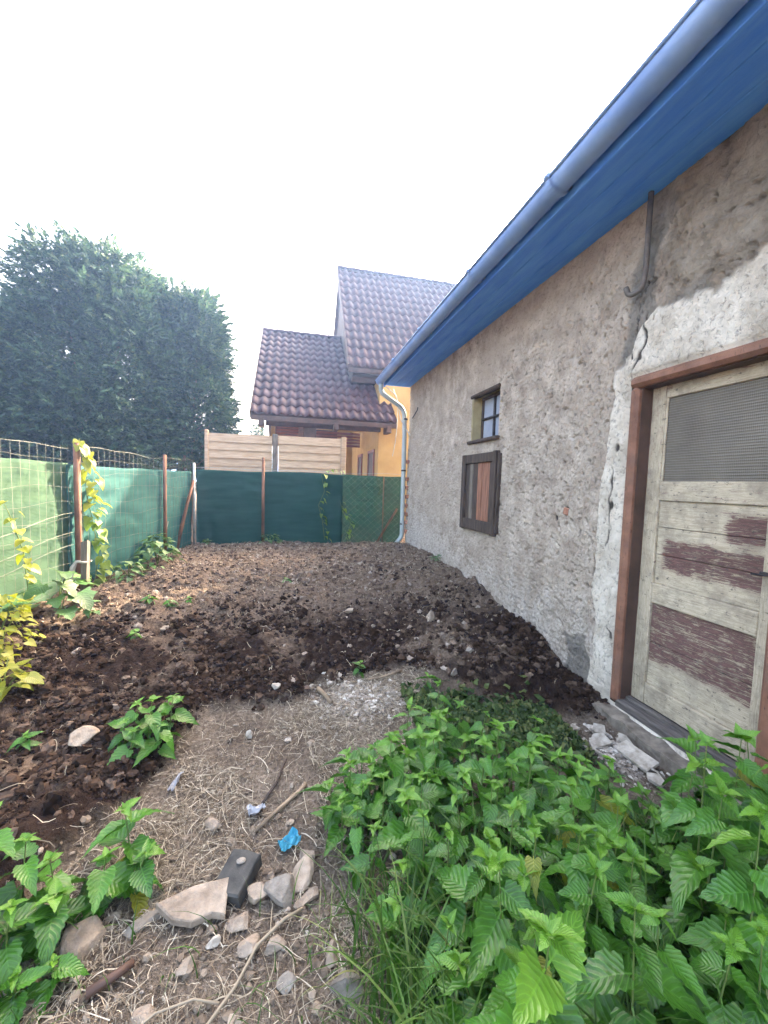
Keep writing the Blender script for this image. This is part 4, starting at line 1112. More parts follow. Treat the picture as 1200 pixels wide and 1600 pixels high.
def slab(name, label, cat, outline, thick, x, y, rz, tilt, mat, zoff=0.0):
    n = len(outline); b = 0.93
    cx_ = sum(p[0] for p in outline) / n; cy_ = sum(p[1] for p in outline) / n
    ins = [(cx_ + (p[0] - cx_) * b, cy_ + (p[1] - cy_) * b) for p in outline]
    V = [(p[0], p[1], 0) for p in outline] + [(p[0], p[1], thick * 0.88) for p in outline] + [(p[0], p[1], thick) for p in ins]
    F = [tuple(range(n))[::-1], tuple(2 * n + k for k in range(n))]
    for a in (0, n):
        F += [(a + k, a + (k + 1) % n, a + n + (k + 1) % n, a + n + k) for k in range(n)]
    mb = MB().add(V, F)
    o = part(name, mb, mat, None)
    o.location = (x, y, gz(x, y) + zoff); o.rotation_euler = (tilt[0], tilt[1], rz)
    return tag(o, label, cat)
slab('dark_slab', 'dark grey square slab piece lying among the rubble', 'slab', [(-0.055, -0.075), (0.055, -0.072), (0.058, 0.072), (0.0, 0.079), (-0.056, 0.074)], 0.05, -0.165, 1.43, -0.45, (0.16, -0.05), SLATE, 0.008)
solo('dirt_lump', MB().add((ICO2_V * np.array([0.018, 0.013, 0.006]) + np.array([-0.155, 1.452, gz(-0.16, 1.45) + 0.068])).tolist(), ICO2_F.tolist()), STONEG, 'small lump of dirt on top of the dark slab', 'dirt')
slab('broken_tile', 'pale broken tile with a curved dark edge beside the dark slab', 'tile', [(-0.115, 0.03), (-0.06, -0.03), (0.0, -0.055), (0.06, -0.045), (0.10, -0.06), (0.112, 0.052), (0.0, 0.055)], 0.028, -0.295, 1.35, 0.12, (0.16, 0.02), STONE, 0.02)
stone('pale angular stone left of the broken tile near the nettles', -0.60, 1.335, (0.13, 0.15, 0.09), STONE, 0.3, seed=3)
stone('rounded brown stone touching the dark slab', -0.10, 1.365, (0.085, 0.10, 0.06), STONE, 0.8, seed=5)
stone('flat pale stone leaning right of the dark slab', 0.05, 1.405, (0.10, 0.15, 0.05), STONE, -0.6, tilt=(0.35, -0.3), seed=7)
stone('grey brown stone wrapped in roots right of the dark slab', -0.015, 1.355, (0.11, 0.13, 0.09), STONEG, 0.2, seed=9)
stone('small pale stone in front of the dark slab', -0.145, 1.29, (0.09, 0.075, 0.05), STONE, 0.5, seed=11)
stone('lumpy pale stone below the broken tile', -0.10, 1.215, (0.075, 0.10, 0.06), STONE, 1.0, seed=13)
stone('rough grey chunk of concrete beside the grass at the bottom', 0.185, 1.04, (0.11, 0.12, 0.09), STONEG, 0.4, seed=15)
stone('small upright pale stone above the concrete chunk', 0.145, 1.125, (0.05, 0.075, 0.04), STONE, 0.1, seed=17, tilt=(0.5, 0))
stone('long flat grey stone between the pale stone and broken tile', -0.455, 1.345, (0.15, 0.06, 0.035), STONEG, 0.5, seed=19)
stone('white pebble below the broken tile', -0.215, 1.245, (0.05, 0.045, 0.035), PLCHIP, 0, seed=21)
stone('tan stone lying in front of the white pebble', -0.275, 1.195, (0.065, 0.065, 0.04), STONE, 0.9, seed=23)
stone('short tan stone piece half buried in the straw', -0.285, 1.69, (0.085, 0.055, 0.05), STONE, -0.5, seed=25)
stone('white stone standing in the straw near the soil edge', -0.20, 2.24, (0.06, 0.05, 0.07), PLCHIP, 0.2, seed=27)
stone('whitish lump at the edge of the straw and white rubble', -0.07, 2.58, (0.08, 0.06, 0.05), PLCHIP, 0.4, seed=29)
stone('flat yellowish stone at the foot of the soil heap', 0.82, 2.50, (0.13, 0.09, 0.05), STONE, 0.2, seed=31)
stone('pale block on top of the soil heap', 1.24, 3.35, (0.12, 0.11, 0.13), STONE, 0.3, seed=33)
stone('triangular flat stone on the face of the soil heap', 1.33, 2.72, (0.11, 0.07, 0.09), STONEG, 0.2, seed=35, tilt=(-0.6, 0))
stone('small grey stone left of the triangular stone on the heap', 1.16, 2.60, (0.085, 0.06, 0.06), STONEG, 0.6, seed=37)
stone('greyish stone sticking out of the dark dug soil', 0.55, 3.65, (0.11, 0.08, 0.06), STONE, 0.4, seed=39)
stone('pale stone in the soil by the small weeds', -0.98, 3.55, (0.10, 0.07, 0.05), STONE, 0.4, seed=41)
stone('earthy block in the soil left of the nettle clump', -1.02, 2.25, (0.16, 0.13, 0.10), STONE, 0.5, seed=43)
stone('pale flat stone in the dark soil at the left edge', -1.42, 2.05, (0.13, 0.09, 0.05), STONE, 0.1, seed=45)
stone('brown stone under the blue plastic scrap', 0.085, 1.475, (0.08, 0.09, 0.06), STONE, 0.7, seed=47)
stone('slim tan stone beneath the leaning flat stone', 0.09, 1.33, (0.12, 0.05, 0.04), STONE, 0.5, seed=49)
stone('reddish flat stone beside the lumpy pale stone', -0.03, 1.20, (0.08, 0.06, 0.035), STONE, 0.5, seed=51)
stone('grey pebble at the bottom middle among roots', 0.01, 1.09, (0.06, 0.05, 0.035), STONEG, 0.5, seed=53)
stone('dusty stone near the bottom edge left of the roots', -0.36, 1.10, (0.07, 0.06, 0.04), STONE, 0.5, seed=55)
stone('greenish grey slab leaning under the nettles at the left edge', -0.75, 1.30, (0.09, 0.18, 0.05), STONEG, 0.3, tilt=(0.2, 0.5), seed=57)
# crumpled plastic
def crumple(name, label, x, y, sx, sy, h, mat, seed, rz=0):
    n = 9
    a = np.linspace(-1, 1, n); U, Vv = np.meshgrid(a, a, indexing='ij')
    hz = h * np.abs(fbm(U * 1.7 + 5, Vv * 1.7, seed, 3) - 0.35) * 2
    edge_ = 1 - 0.35 * fbm(U * 2, Vv * 2, seed + 5, 2)
    X = U * sx * edge_; Y = Vv * sy * edge_
    X, Y = X * math.cos(rz) - Y * math.sin(rz), X * math.sin(rz) + Y * math.cos(rz)
    Z = gz(x, y) + 0.012 + hz
    I = np.arange(n * n).reshape(n, n)
    F = np.stack([I[:-1, :-1], I[1:, :-1], I[1:, 1:], I[:-1, 1:]], -1).reshape(-1, 4)
    o = link(name, fast_mesh(name, np.stack([X + x, Y + y, Z], -1).reshape(-1, 3), F, mat))
    so = o.modifiers.new('thickness', 'SOLIDIFY'); so.thickness = 0.002
    return tag(o, label, 'plastic')
crumple('plastic_scrap', 'crumpled turquoise blue plastic scrap beside the nettles', 0.015, 1.545, 0.05, 0.032, 0.045, BLUEPL, 71, 0.5)
crumple('plastic_scrap', 'crumpled grey plastic scrap on the straw by the stick', -0.125, 1.72, 0.042, 0.032, 0.035, GREYPL, 81, 0.3)
crumple('plastic_scrap', 'strip of grey plastic sticking out at the soil edge', -0.50, 1.95, 0.016, 0.06, 0.03, GREYPL, 91, -0.2)
def stick_on(label, pts, r0, r1, name='stick', mat=STICK, lift=0.012):
    P = [(x, y, gz(x, y) + lift + dz) for x, y, dz in pts]
    n = len(P); rad = [r0 + (r1 - r0) * i / (n - 1) for i in range(n)]
    return solo(name, MB().tube(P, rad, 7), mat, label, 'stick', smooth=True)
stick_on('straight brown stick lying beside the nettle patch', [(-0.12, 1.62, 0), (-0.03, 1.71, 0.004), (0.06, 1.79, 0), (0.09, 1.83, 0)], 0.007, 0.010)
stick_on('dark twig lying behind the grey plastic scrap', [(-0.10, 1.76, 0), (-0.04, 1.86, 0.006), (-0.02, 1.95, 0), (0.0, 2.0, 0.01)], 0.007, 0.005, mat=WOODDARK)
stick_on('short thick peg of wood at the edge of the white rubble', [(0.20, 2.62, 0.01), (0.24, 2.52, 0.012), (0.27, 2.45, 0.01)], 0.016, 0.014)
stick_on('pale stick at the foot of the dug soil near the heap', [(0.55, 2.70, 0.0), (0.67, 2.72, 0.0), (0.82, 2.77, 0.0)], 0.009, 0.011)
stick_on('long pale root curving across the stones at the bottom', [(-0.42, 0.98, 0.0), (-0.30, 0.985, 0.01), (-0.20, 1.02, 0.015), (-0.13, 1.10, 0.02), (-0.08, 1.19, 0.02), (0.0, 1.25, 0.02), (0.06, 1.28, 0.01)], 0.0035, 0.0055, 'root', STRAW)
stick_on('thin pale root lying across the bottom of the rubble', [(-0.47, 1.01, 0.0), (-0.33, 1.08, 0.02), (-0.24, 1.10, 0.01), (-0.17, 1.075, 0.01)], 0.0025, 0.0035, 'root', STRAW)
stick_on('dark wooden stick in front of the pale angular stone', [(-0.53, 1.17, 0.01), (-0.47, 1.20, 0.01), (-0.43, 1.225, 0.01)], 0.013, 0.011, mat=ROOFTRIM)
# white plaster pieces below the door step
k = 0
descr = ['large flat white plaster piece below the door step', 'white board like plaster piece with a square corner by the step', 'small white plaster chip at the heap side of the pile',
         'upright white plaster shard at the right of the pile', 'narrow white plaster strip lying in the dark litter', 'crumbled white plaster lump at the back of the pile',
         'thin white plaster flake at the front of the pile', 'broken white plaster corner piece at the near end of the pile', 'small white plaster bit against the concrete step']
for (x, y, sx, sy, rz, tx, ty, th_) in ((1.74, 1.86, 0.075, 0.05, 0.3, 0.1, -0.25, 0.014), (1.83, 1.70, 0.05, 0.095, 0.15, 0.05, -0.2, 0.022), (1.66, 1.97, 0.035, 0.03, 1.0, 0.2, 0.1, 0.012),
                                     (1.84, 1.585, 0.05, 0.03, 0.4, 0.0, 0.75, 0.012), (1.60, 1.84, 0.022, 0.11, 0.7, 0.1, 0.15, 0.012), (1.79, 1.93, 0.045, 0.045, 0.2, 0.2, -0.3, 0.03),
                                     (1.68, 1.72, 0.055, 0.035, 0.9, 0.1, 0.2, 0.008), (1.80, 1.54, 0.05, 0.045, 0.6, 0.15, -0.2, 0.02), (1.87, 1.82, 0.03, 0.04, 0.1, 0.1, -0.4, 0.015)):
    rr = np.random.default_rng(k + 900)
    nn = 5
    ol = [(sx * math.cos(6.283 * (i + rr.uniform(-0.3, 0.3)) / nn) * rr.uniform(0.7, 1.3), sy * math.sin(6.283 * (i + rr.uniform(-0.3, 0.3)) / nn) * rr.uniform(0.7, 1.3)) for i in range(nn)]
    if k == 1: ol = [(-sx, -sy), (sx, -sy * 0.95), (sx * 0.96, sy), (-sx * 0.2, sy * 1.02), (-sx * 0.95, sy * 0.8)]
    slab('plaster_piece', descr[k], 'plaster', ol, th_ * 0.8, x, y, rz, (tx, ty), PLCHIP, 0.02); k += 1

# ------------------------------------------------------------------ leaves
def leaf_mesh(name, mat, shape='nettle', droop=0.25, fold=0.22, wid=0.32, seed=0, n=17, stalk=0.12):
    rr = random.Random(seed)
    st = np.linspace(0, 1, n); cross = [-1, -0.5, 0, 0.5, 1]
    V = []; UV = []; F = []
    for i, t in enumerate(st):
        if shape == 'nettle':
            w = wid * (math.sin(math.pi * min(1, (t + 0.06)) ** 0.62) ** 0.85) * (1.12 - 0.5 * t) if t < 0.985 else 0.004
            w = max(w, 0.003)
        else:
            w = wid * 1.35 * (math.sin(math.pi * min(1, t * 0.93 + 0.07) ** 0.5) ** 0.8)
            if shape == 'lobed': w *= 1 + 0.22 * math.cos(t * 15.0)
            w = max(w, 0.004)
        ser = 0.0
        if 0 < i < n - 1: ser = (0.10 if i % 2 else -0.06) * (1 if shape == 'nettle' else 0.4)
        for c in cross:
            ww = w * (1 + (ser if abs(c) == 1 else 0))
            back = -0.06 * abs(c) if shape == 'nettle' else -0.10 * abs(c) * (1 - t)
            tx = t + back * (1 - 0.5 * t) + (0.02 if ser > 0 and abs(c) == 1 else 0)
            z = fold * abs(c) * w - droop * t * t + 0.018 * math.sin(t * 26 + abs(c) * 2.0) * abs(c) + rr.uniform(-0.006, 0.006)
            V.append((tx + stalk, c * ww, z)); UV.append((t, (c + 1) / 2))
    m = len(cross)
    for i in range(n - 1):
        for j in range(m - 1):
            F.append((i * m + j, i * m + j + 1, (i + 1) * m + j + 1, (i + 1) * m + j))
    o = len(V)
    V += [(0, -0.012, 0), (0, 0.012, 0), (stalk + 0.03, 0.012, 0.0), (stalk + 0.03, -0.012, 0.0)]; UV += [(0, 0.5)] * 4
    F.append((o, o + 3, o + 2, o + 1))
    me = bpy.data.meshes.new(name); me.from_pydata(V, [], F); me.materials.append(mat)
    uvl = me.uv_layers.new(name='UVMap')
    li = np.zeros(len(me.loops), np.int32); me.loops.foreach_get('vertex_index', li)
    uvl.data.foreach_set('uv', np.array(UV, np.float32)[li].ravel())
    me.polygons.foreach_set('use_smooth', [True] * len(me.polygons)); me.update()
    return me
NET_L = [leaf_mesh('leaf', LEAF, 'nettle', d, f, w, sd) for d, f, w, sd in ((0.15, 0.35, 0.28, 1), (0.36, 0.25, 0.26, 2), (0.5, 0.4, 0.29, 3), (0.08, 0.5, 0.25, 4), (0.65, 0.3, 0.27, 21), (-0.1, 0.45, 0.24, 22), (0.3, 0.6, 0.30, 23))]
NET_Y = [leaf_mesh('leaf', LEAFY, 'nettle', 0.6, 0.35, 0.24, 44)]
NET_T = [leaf_mesh('leaf', LEAFB, 'nettle', d, f, w, sd) for d, f, w, sd in ((0.2, 0.4, 0.27, 5), (0.35, 0.3, 0.28, 6))]
VIN_L = [leaf_mesh('leaf', LEAFV, 'heart', d, f, w, sd, 9, 0.3) for d, f, w, sd in ((0.3, 0.15, 0.34, 7), (0.5, 0.2, 0.36, 8))]
YEL_L = [leaf_mesh('leaf', LEAFY, 'heart', d, f, w, sd, 9, 0.3) for d, f, w, sd in ((0.3, 0.15, 0.34, 9), (0.5, 0.2, 0.30, 10))]
WEED_L = [leaf_mesh('leaf', LEAFD, 'nettle', d, f, w, sd, 9) for d, f, w, sd in ((0.3, 0.2, 0.36, 12), (0.5, 0.2, 0.34, 13))]
SQ_L = [leaf_mesh('leaf', LEAFD, 'lobed', d, f, w, sd, 13, 0.4) for d, f, w, sd in ((0.3, 0.15, 0.38, 14), (0.45, 0.2, 0.40, 15))]

def put_leaf(root, meshes, pos, az, el, roll, size, name='leaf'):
    o = bpy.data.objects.new(name, random.choice(meshes)); COL.objects.link(o); o.parent = root
    m = Matrix.Rotation(az, 3, 'Z') @ Matrix.Rotation(-el, 3, 'Y') @ Matrix.Rotation(roll, 3, 'X')
    o.rotation_euler = m.to_euler(); o.location = pos; o.scale = (size, size * random.uniform(0.85, 1.15), size)
    return o

def nettle(x, y, h, label, group=None, big=1.0, lean=0.12, cat='nettle', name='nettle', az0=None, top=True, leanaz=None):
    z = gz(x, y)
    root = thing(name, label, cat, (x, y, z), group)
    la = random.uniform(0, 6.28) if leanaz is None else leanaz
    ll = random.uniform(0, lean) * h
    P = lambda t: Vector((math.cos(la) * ll * t * t, math.sin(la) * ll * t * t, h * t))
    mb = MB().tube([Vector((x, y, z)) + P(t) - Vector((0, 0, 0.02 if t == 0 else 0)) for t in (0, 0.33, 0.66, 1.0)], [0.0034, 0.003, 0.0024, 0.0014], 5)
    part('stem', mb, STEM, root)
    nodes = max(4, int(h / 0.062))
    a = random.uniform(0, 6.28) if az0 is None else az0
    for i in range(nodes):
        t = (i + 1) / nodes
        if t < 0.28 and h > 0.25: continue
        size = big * (0.075 + 0.05 * math.sin(math.pi * min(1, t * 0.92))) * random.uniform(0.85, 1.15)
        if t > 0.8: size *= 0.8
        if t > 0.93: size *= 0.62
        el = -0.40 + 0.50 * t + random.uniform(-0.40, 0.30)
        for sgn in (0, math.pi):
            put_leaf(root, NET_T if t > 0.9 else (NET_Y if random.random() < 0.02 else NET_L), P(t), a + sgn + random.uniform(-0.25, 0.25), el, random.uniform(-0.55, 0.55), size * random.choice((0.75, 0.9, 1.0, 1.0, 1.12)))
        a += math.pi / 2 + random.uniform(-0.2, 0.2)
    if top:
        for k in range(4):
            put_leaf(root, NET_T, P(1.0), a + k * math.pi / 2 + random.uniform(-0.3, 0.3), 0.45 + random.uniform(-0.5, 0.5), random.uniform(-0.5, 0.5), big * random.uniform(0.02, 0.05))
    return root

# dense patch in front of the door
pts = []
tries = 0
def in_patch(x, y):
    lft = np.interp(y, [0.3, 0.95, 1.3, 1.6, 1.85], [0.36, 0.36, 0.25, 0.16, 0.28])
    bk = np.interp(x, [0.2, 0.5, 0.8, 1.1, 1.4, 1.6, 1.9], [1.72, 1.86, 1.90, 1.66, 1.36, 1.12, 0.95])
    return x > lft and y < bk
while len(pts) < 145 and tries < 12000:
    tries += 1
    x, y = random.uniform(0.12, 1.9), random.uniform(0.42, 1.95)
    if x < 0.5 and y < 0.75: continue
    if x > 0.95 and y > 1.0 and random.random() < 0.35: continue
    if not in_patch(x, y): continue
    if all((x - a) ** 2 + (y - b) ** 2 > 0.085 ** 2 for a, b in pts): pts.append((x, y))
def zone(x, y):
    if x < 0.42: return 'low stinging nettle on the straw side of the dense patch', 'nettles on the straw side of the patch'
    if y > 1.55: return 'stinging nettle at the back of the dense patch, towards the soil heap', 'nettles at the back of the patch'
    if x > 1.15: return 'stinging nettle on the door side of the dense patch', 'nettles on the door side of the patch'
    if y < 0.85: return 'stinging nettle among the grass at the bottom of the dense patch', 'nettles at the bottom of the patch'
    return 'stinging nettle in the middle of the dense patch', 'nettles in the middle of the patch'
for (x, y) in pts:
    e = min(1, max(0, (x - 0.2) * 2.2))
    h = 0.22 + 0.22 * e * random.uniform(0.4, 1.2) + (0.06 if y < 1.1 and x > 0.5 else 0)
    if y > 1.5: h *= 0.9
    if x > 1.0: h *= np.interp(x, [1.0, 1.3, 1.9], [0.95, 0.72, 0.6])
    lb, gp = zone(x, y)
    nettle(x, y, h, lb, gp, random.uniform(0.8, 1.3))
nettle(0.42, 0.56, 0.70, 'tallest broad leaved nettle at the front of the patch, nearest the camera', None, 1.45, 0.05, az0=0.6)
nettle(0.52, 0.80, 0.56, 'nettle with large toothed leaves just behind the nearest one', None, 1.3, 0.05, az0=0.2)
nettle(1.20, 0.88, 0.72, 'tall thin nettle reaching up before the lower part of the door', None, 1.05, 0.05)
nettle(1.08, 0.66, 0.70, 'tall nettle at the right edge in front of the door jamb', None, 1.25, 0.05)
for (x, y, h) in ((1.32, 0.80, 0.70), (1.42, 0.95, 0.62), (1.22, 0.62, 0.72), (1.5, 0.80, 0.68), (1.36, 0.66, 0.74), (1.12, 0.80, 0.60), (1.58, 0.98, 0.58), (1.45, 1.08, 0.50), (1.30, 1.02, 0.52)):
    nettle(x, y, h + 0.06, 'tall shaded nettle in front of the lower right corner of the door', 'tall nettles by the door corner', random.uniform(1.1, 1.35), 0.1)
# nettles on the left of the trampled ground
nettle(-0.68, 2.16, 0.26, 'tallest nettle of the small clump at the edge of the soil', None, 1.15)
for (dx, dy) in ((-0.10, 0.03), (0.08, -0.05), (-0.03, -0.09), (0.10, 0.08), (-0.07, 0.12)):
    nettle(-0.70 + dx, 2.17 + dy, random.uniform(0.10, 0.2), 'low nettle in the small clump at the edge of the soil', 'nettles of the small clump', 1.05)
nettle(-0.55, 1.55, 0.24, 'nettle with upright toothed leaves above the left nettle group', None, 1.25, 0.1)
nettle(-0.60, 1.45, 0.20, 'drooping nettle in the middle of the left nettle group', None, 1.3, 0.3)
nettle(-0.50, 1.43, 0.15, 'low nettle on the straw side of the left nettle group', None, 1.15, 0.3)
for (x, y, h) in ((-0.72, 1.42, 0.22), (-0.82, 1.43, 0.28), (-0.86, 1.32, 0.26), (-0.78, 1.28, 0.20), (-0.95, 1.42, 0.3), (-0.70, 1.34, 0.16), (-0.9, 1.25, 0.2)):
    nettle(x, y, h, 'leafy green nettle at the left edge of the picture', 'nettles at the left edge', 1.2)
for (x, y, h) in ((-0.70, 1.18, 0.10), (-0.76, 1.12, 0.12), (-0.63, 1.22, 0.08)):
    nettle(x, y, h, 'small pale green weed at the bottom left corner', 'weeds at the bottom left corner', 0.7, cat='weed', name='weed')
nettle(-1.28, 2.30, 0.07, 'tiny bright sprout in the soil at the left edge', None, 0.75, cat='weed', name='sprout')
# small weeds on the soil
for (x, y, lab) in ((-1.22, 3.95, 'small weed left in the row of three on the soil'), (-1.07, 4.02, 'small weed in the middle of the row of three on the soil'), (-0.93, 4.12, 'small weed right in the row of three on the soil'),
                    (-1.17, 3.45, 'lone little weed in the soil below the row of three'), (0.93, 2.52, 'tiny weed at the foot of the soil heap'), (0.50, 2.78, 'small weed under the edge of the dug soil'),
                    (-0.03, 4.6, 'wispy little weed in the middle of the dug soil')):
    nettle(x, y, random.uniform(0.06, 0.10), lab, None, 0.75, cat='weed', name='weed', top=False)

def bush(name, label, x, y, sx, sy, h, n, meshes, size, cat='bush', group=None, stems=6):
    z = gz(x, y)
    root = thing(name, label, cat, (x, y, z), group)
    for k in range(stems):
        a = random.uniform(0, 6.28); r_ = random.uniform(0.2, 0.8)
        e = Vector((math.cos(a) * sx * r_, math.sin(a) * sy * r_, h * random.uniform(0.6, 0.95)))
        part('stem', MB().tube([(x, y, z - 0.02), (x + e.x * 0.4, y + e.y * 0.4, z + e.z * 0.55), (x + e.x, y + e.y, z + e.z)], [0.005, 0.004, 0.002], 5), STEM, root)
    for k in range(n):
        a = random.uniform(0, 6.28); r_ = math.sqrt(random.random())
        t = random.random() ** 0.8
        rad = r_ * (1 - 0.45 * t)
        p_ = Vector((math.cos(a) * sx * rad, math.sin(a) * sy * rad, h * (0.08 + 0.92 * t) * (1 - 0.35 * r_ * r_)))
        put_leaf(root, meshes, p_, a + random.uniform(-0.8, 0.8), random.uniform(-0.5, 0.35), random.uniform(-0.4, 0.4), size * random.uniform(0.7, 1.25))
    return root
bush('bush', 'leafy green bush at the foot of the left fence beyond the stake', -1.62, 5.55, 0.26, 0.45, 0.42, 110, WEED_L, 0.10)
bush('bush', 'low creeping green plant below the fence in front of the bush', -1.73, 4.95, 0.16, 0.28, 0.20, 40, WEED_L, 0.09, 'plant')
bush('squash_plant', 'broad leaved dark green plant beside the wooden stake', -1.92, 3.92, 0.20, 0.22, 0.42, 16, SQ_L, 0.17, 'plant')
bush('weed', 'small leafy weed at the foot of the wooden stake', -1.66, 3.85, 0.08, 0.08, 0.14, 10, WEED_L, 0.07, 'weed')
bush('yellow_bush', 'sunlit yellow green bush at the left edge of the picture', -1.92, 3.15, 0.24, 0.34, 0.52, 210, YEL_L, 0.058)
bush('yellow_bush', 'low bright leaves in front of the sunlit yellow green bush', -1.62, 2.72, 0.16, 0.16, 0.20, 44, YEL_L, 0.075, 'plant')
bush('weed', 'green weed growing at the foot of the dark back netting', -0.30, 6.86, 0.20, 0.08, 0.20, 36, WEED_L, 0.07, 'weed')
bush('weed', 'little weed by the corner post of the back netting', -1.28, 6.85, 0.09, 0.06, 0.12, 14, WEED_L, 0.06, 'weed')
bush('weed', 'dark green weeds growing at the base of the plaster wall', 1.96, 5.15, 0.06, 0.22, 0.12, 26, WEED_L, 0.05, 'weed')

def vine(name, label, pts, n, meshes, size, spread=0.06, cat='vine', meshes2=None, cut=0.5):
    pts = [Vector(p) for p in pts]
    root = thing(name, label, cat, pts[0])
    part('stem', MB().tube(pts, [0.004] * (len(pts) - 1) + [0.0015], 5), STEM, root)
    seg = [(pts[i + 1] - pts[i]).length for i in range(len(pts) - 1)]; tot = sum(seg)
    for k in range(n):
        d = (k + random.random()) / n * tot; i = 0
        while i < len(seg) - 1 and d > seg[i]: d -= seg[i]; i += 1
        q = pts[i].lerp(pts[i + 1], min(1, d / seg[i])) - pts[0]
        q += Vector((random.uniform(0, spread), random.uniform(-spread, spread), random.uniform(-0.03, 0.03)))
        frac = k / n
        ms = meshes2 if (meshes2 and frac > cut) else meshes
        put_leaf(root, ms, q, random.uniform(-1.9, 0.6), random.uniform(-0.9, -0.1), random.uniform(-0.4, 0.4), size * random.uniform(0.7, 1.25))
    return root
vine('climbing_vine', 'yellow green vine climbing the netting beside the rusty post', [(-1.98, 4.72, 0.30), (-1.97, 4.82, 0.6), (-2.0, 4.78, 0.95), (-2.02, 4.70, 1.25), (-2.02, 4.66, 1.55), (-2.03, 4.62, 1.72), (-2.02, 4.54, 1.80)], 64, VIN_L, 0.095, 0.09, meshes2=YEL_L, cut=0.5)
vine('climbing_vine', 'thin yellow vine on the sunlit netting at the left edge', [(-2.12, 3.74, 0.25), (-2.10, 3.86, 0.5), (-2.11, 3.84, 0.8), (-2.13, 3.76, 1.05), (-2.14, 3.68, 1.22)], 26, YEL_L, 0.075, 0.05)
vine('climbing_vine', 'straggling vine with dry tendrils on the dark back netting', [(0.60, 7.0, 0.45), (0.55, 7.0, 0.8), (0.48, 6.99, 1.05), (0.58, 6.99, 1.3), (0.52, 6.99, 1.58), (0.70, 6.99, 1.66), (0.85, 6.99, 1.70)], 26, VIN_L, 0.075, 0.07)
vine('climbing_vine', 'small hanging vine where the two back nettings meet', [(0.95, 6.99, 0.45), (1.05, 6.98, 0.75), (0.90, 6.98, 0.95), (0.84, 6.98, 1.15)], 16, VIN_L, 0.075, 0.06)

# ------------------------------------------------------------------ trees beyond the fence
def thuja(name, label, base, blobs, n, trunks, group=None, seed=1, spray=0.30):
    r_ = np.random.default_rng(seed)
    root = thing(name, label, 'tree', base, group)
    for (dx, dy, h_, rr, ex, ey) in trunks:
        x, y, z = base[0] + dx, base[1] + dy, base[2]
        mb = MB().tube([(x, y, z - 0.2), (x + ex * 0.3, y + ey * 0.3, z + h_ * 0.35), (x + ex * 0.7, y + ey * 0.7, z + h_ * 0.7), (x + ex, y + ey, z + h_)], [rr, rr * 0.8, rr * 0.5, rr * 0.15], 9)
        for k in range(16):
            t = r_.uniform(0.15, 0.95); a = r_.uniform(0, 6.283); L = r_.uniform(0.4, 1.0) * (1.1 - t * 0.6)
            p0 = np.array([x + ex * t, y + ey * t, z + h_ * t])
            mb.tube([p0, p0 + np.array([math.cos(a) * L * 0.5, math.sin(a) * L * 0.5, 0.12 * L]), p0 + np.array([math.cos(a) * L, math.sin(a) * L, 0.4 * L])], [rr * 0.22, rr * 0.15, 0.006], 5)
        part('trunk', mb, BARK, root, True)
    # sprays
    B_ = np.array([[*b[0], *b[1]] for b in blobs]); wgt = np.array([b[1][0] * b[1][2] for b in blobs]); wgt = wgt / wgt.sum()
    bi = r_.choice(len(blobs), n, p=wgt)
    d = r_.normal(size=(n, 3)); d /= np.linalg.norm(d, axis=1)[:, None]
    rad = 1.0 - 0.45 * r_.random(n) ** 1.6
    cl = fbm(d[:, 0] * 4.5 + bi * 7.1, d[:, 2] * 4.5 + d[:, 1] * 3.5, 700 + seed, 3)
    rad *= 0.70 + 0.62 * cl
    keep_ = r_.random(n) < sstep(0.22, 0.44, cl)
    d, rad, bi = d[keep_], rad[keep_], bi[keep_]; n = len(d)
    P = np.array(base) + B_[bi, :3] + d * B_[bi, 3:] * rad[:, None]
    ok = P[:, 2] > base[2] + 0.25
    P, d = P[ok], d[ok]; n = len(P)
    # spray axes: outwards, slightly up then drooping
    ax = d * np.array([1, 1, 0.35]) + np.array([0, 0, 0.22]) + r_.normal(size=(n, 3)) * 0.35
    ax /= np.linalg.norm(ax, axis=1)[:, None]
    sd = np.cross(ax, np.array([0, 0, 1.0]) + r_.normal(size=(n, 3)) * 0.5); sd /= np.linalg.norm(sd, axis=1)[:, None]
    nr = np.cross(sd, ax)
    L = spray * (0.55 + 0.75 * r_.random(n))
    leaflets = []
    for k in range(7):
        t = 0.08 + k * 0.135
        for sg in (-1, 1):
            ln = 0.42 * (1 - 0.75 * t); ang = 0.75
            leaflets.append((t, sg, ln, ang))
    leaflets.append((0.55, 0, 0.5, 0))
    Vs = []; 
    for (t, sg, ln, ang) in leaflets:
        c0 = P + ax * (L * t)[:, None] - nr * (L * 0.22 * t * t)[:, None]
        jit = 1 + 0.5 * (r_.random(n) - 0.5)
        dir_ = ax * math.cos(ang) + sd * sg * math.sin(ang) - nr * (0.15 + 0.35 * r_.random(n))[:, None]
        pr_ = np.cross(dir_, nr + 0.5 * r_.normal(size=(n, 3))); pr_ /= np.linalg.norm(pr_, axis=1)[:, None] + 1e-9
        ll = (L * ln * jit)[:, None]
        w = ll * 0.17 + 0.003
        Vs.append(np.stack([c0, c0 + dir_ * ll * 0.5 + pr_ * w, c0 + dir_ * ll, c0 + dir_ * ll * 0.5 - pr_ * w], 1))
    Vs = np.stack(Vs, 1)      # n, k, 4, 3
    F = np.arange(Vs.shape[0] * Vs.shape[1] * 4).reshape(-1, 4)
    me = fast_mesh('crown', Vs.reshape(-1, 3) - np.array(base), F, THUJA, False)
    o = link('crown', me, root); tag(o, kind='stuff')
    return root
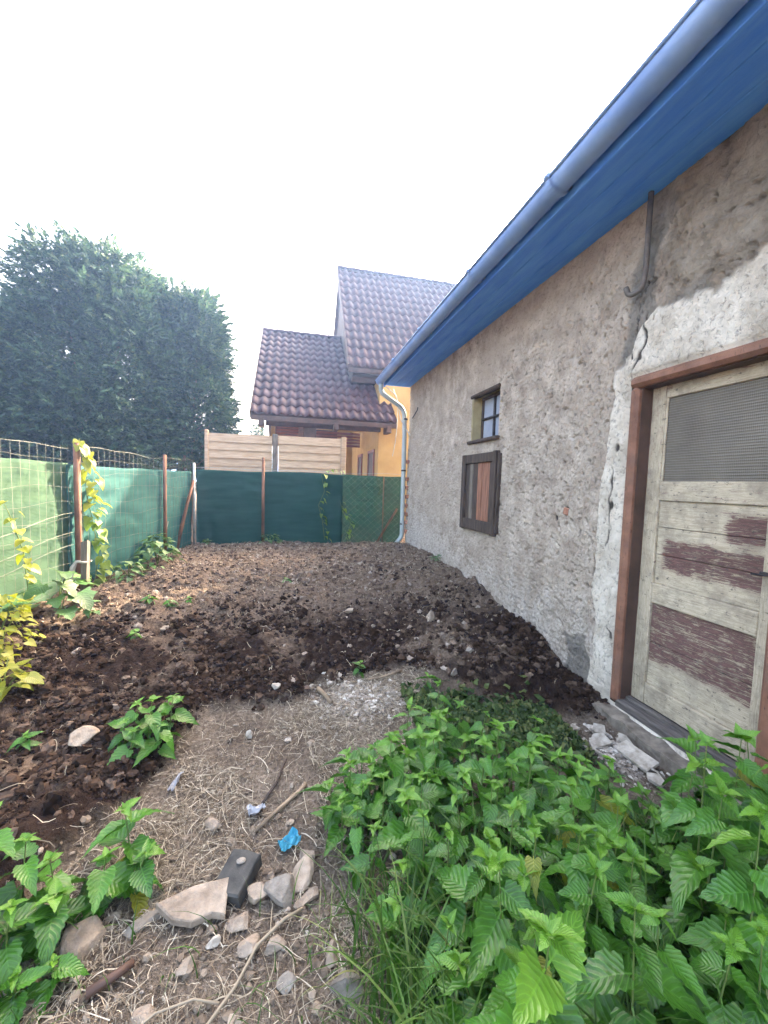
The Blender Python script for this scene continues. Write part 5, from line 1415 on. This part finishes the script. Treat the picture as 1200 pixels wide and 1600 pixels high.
thuja('thuja_tree', 'big dark green thuja with a rounded crown behind the left fence', (-4.1, 10.0, 0.3),
      [((0.1, 0, 3.4), (1.45, 1.4, 2.2)), ((-0.9, 0.1, 3.0), (1.1, 1.2, 1.8)), ((0.85, -0.1, 3.2), (1.0, 1.2, 2.1)), ((0.1, -0.5, 1.9), (1.5, 1.1, 1.5)), ((0.45, 0, 4.95), (0.85, 0.9, 0.95)), ((-0.35, -0.3, 4.85), (0.8, 0.9, 0.9))],
      25000, [(-0.35, 0, 5.0, 0.10, 0.1, 0), (0.25, 0.1, 5.0, 0.09, 0.2, 0), (0.0, -0.3, 4.2, 0.07, -0.3, 0)], None, 1, 0.22)
thuja('thuja_tree', 'narrower thuja with bare stems at the right end of the tree row', (-2.25, 10.4, 0.3),
      [((0, 0, 3.2), (0.85, 1.0, 2.0)), ((-0.5, 0.1, 4.3), (0.85, 0.9, 1.2)), ((0.2, 0.0, 2.4), (0.72, 0.9, 1.2)), ((0.05, 0, 4.4), (0.7, 0.8, 0.95))],
      11500, [(-0.1, -0.5, 4.2, 0.055, 0.0, 0.3), (0.05, -0.55, 4.2, 0.05, 0.1, 0.3)], None, 2, 0.22)
thuja('thuja_tree', 'dense thuja cut off by the left edge of the picture', (-6.5, 9.4, 0.3),
      [((0, 0, 2.4), (1.6, 1.4, 1.8)), ((0.8, -0.1, 2.0), (1.2, 1.2, 1.6)), ((0.4, 0, 3.4), (1.0, 1.0, 0.95))],
      15500, [(0, 0, 4.0, 0.09, 0.1, 0), (0.7, -0.4, 3.2, 0.06, 0.1, 0)], None, 3, 0.22)
thuja('spruce_tree', 'tip of a distant conifer rising above the board fence', (-1.55, 21.0, 0.0),
      [((0, 0, 2.2), (0.55, 0.55, 1.4)), ((0, 0, 3.3), (0.34, 0.34, 1.0)), ((0, 0, 4.2), (0.16, 0.16, 0.8))], 1500, [(0, 0, 4.9, 0.06, 0, 0)], None, 4, 0.22)

# ------------------------------------------------------------------ blue volume added to give the lens glare veil
t = NT('glare_veil_volume')
pv = t.n('VolumePrincipled', {'Color': (0.30, 0.52, 1.0), 'Density': 0.0052, 'Anisotropy': 0.4})
t.t.links.new(pv.outputs[0], t.out.inputs['Volume'])
hz = part('glare_veil', MB().span((-330, -330, -1.4), (330, 340, 9.6)), t.m)
tag(hz, 'thin blue volume added for the glare veil over the whole yard', 'glare_veil', None, 'stuff')
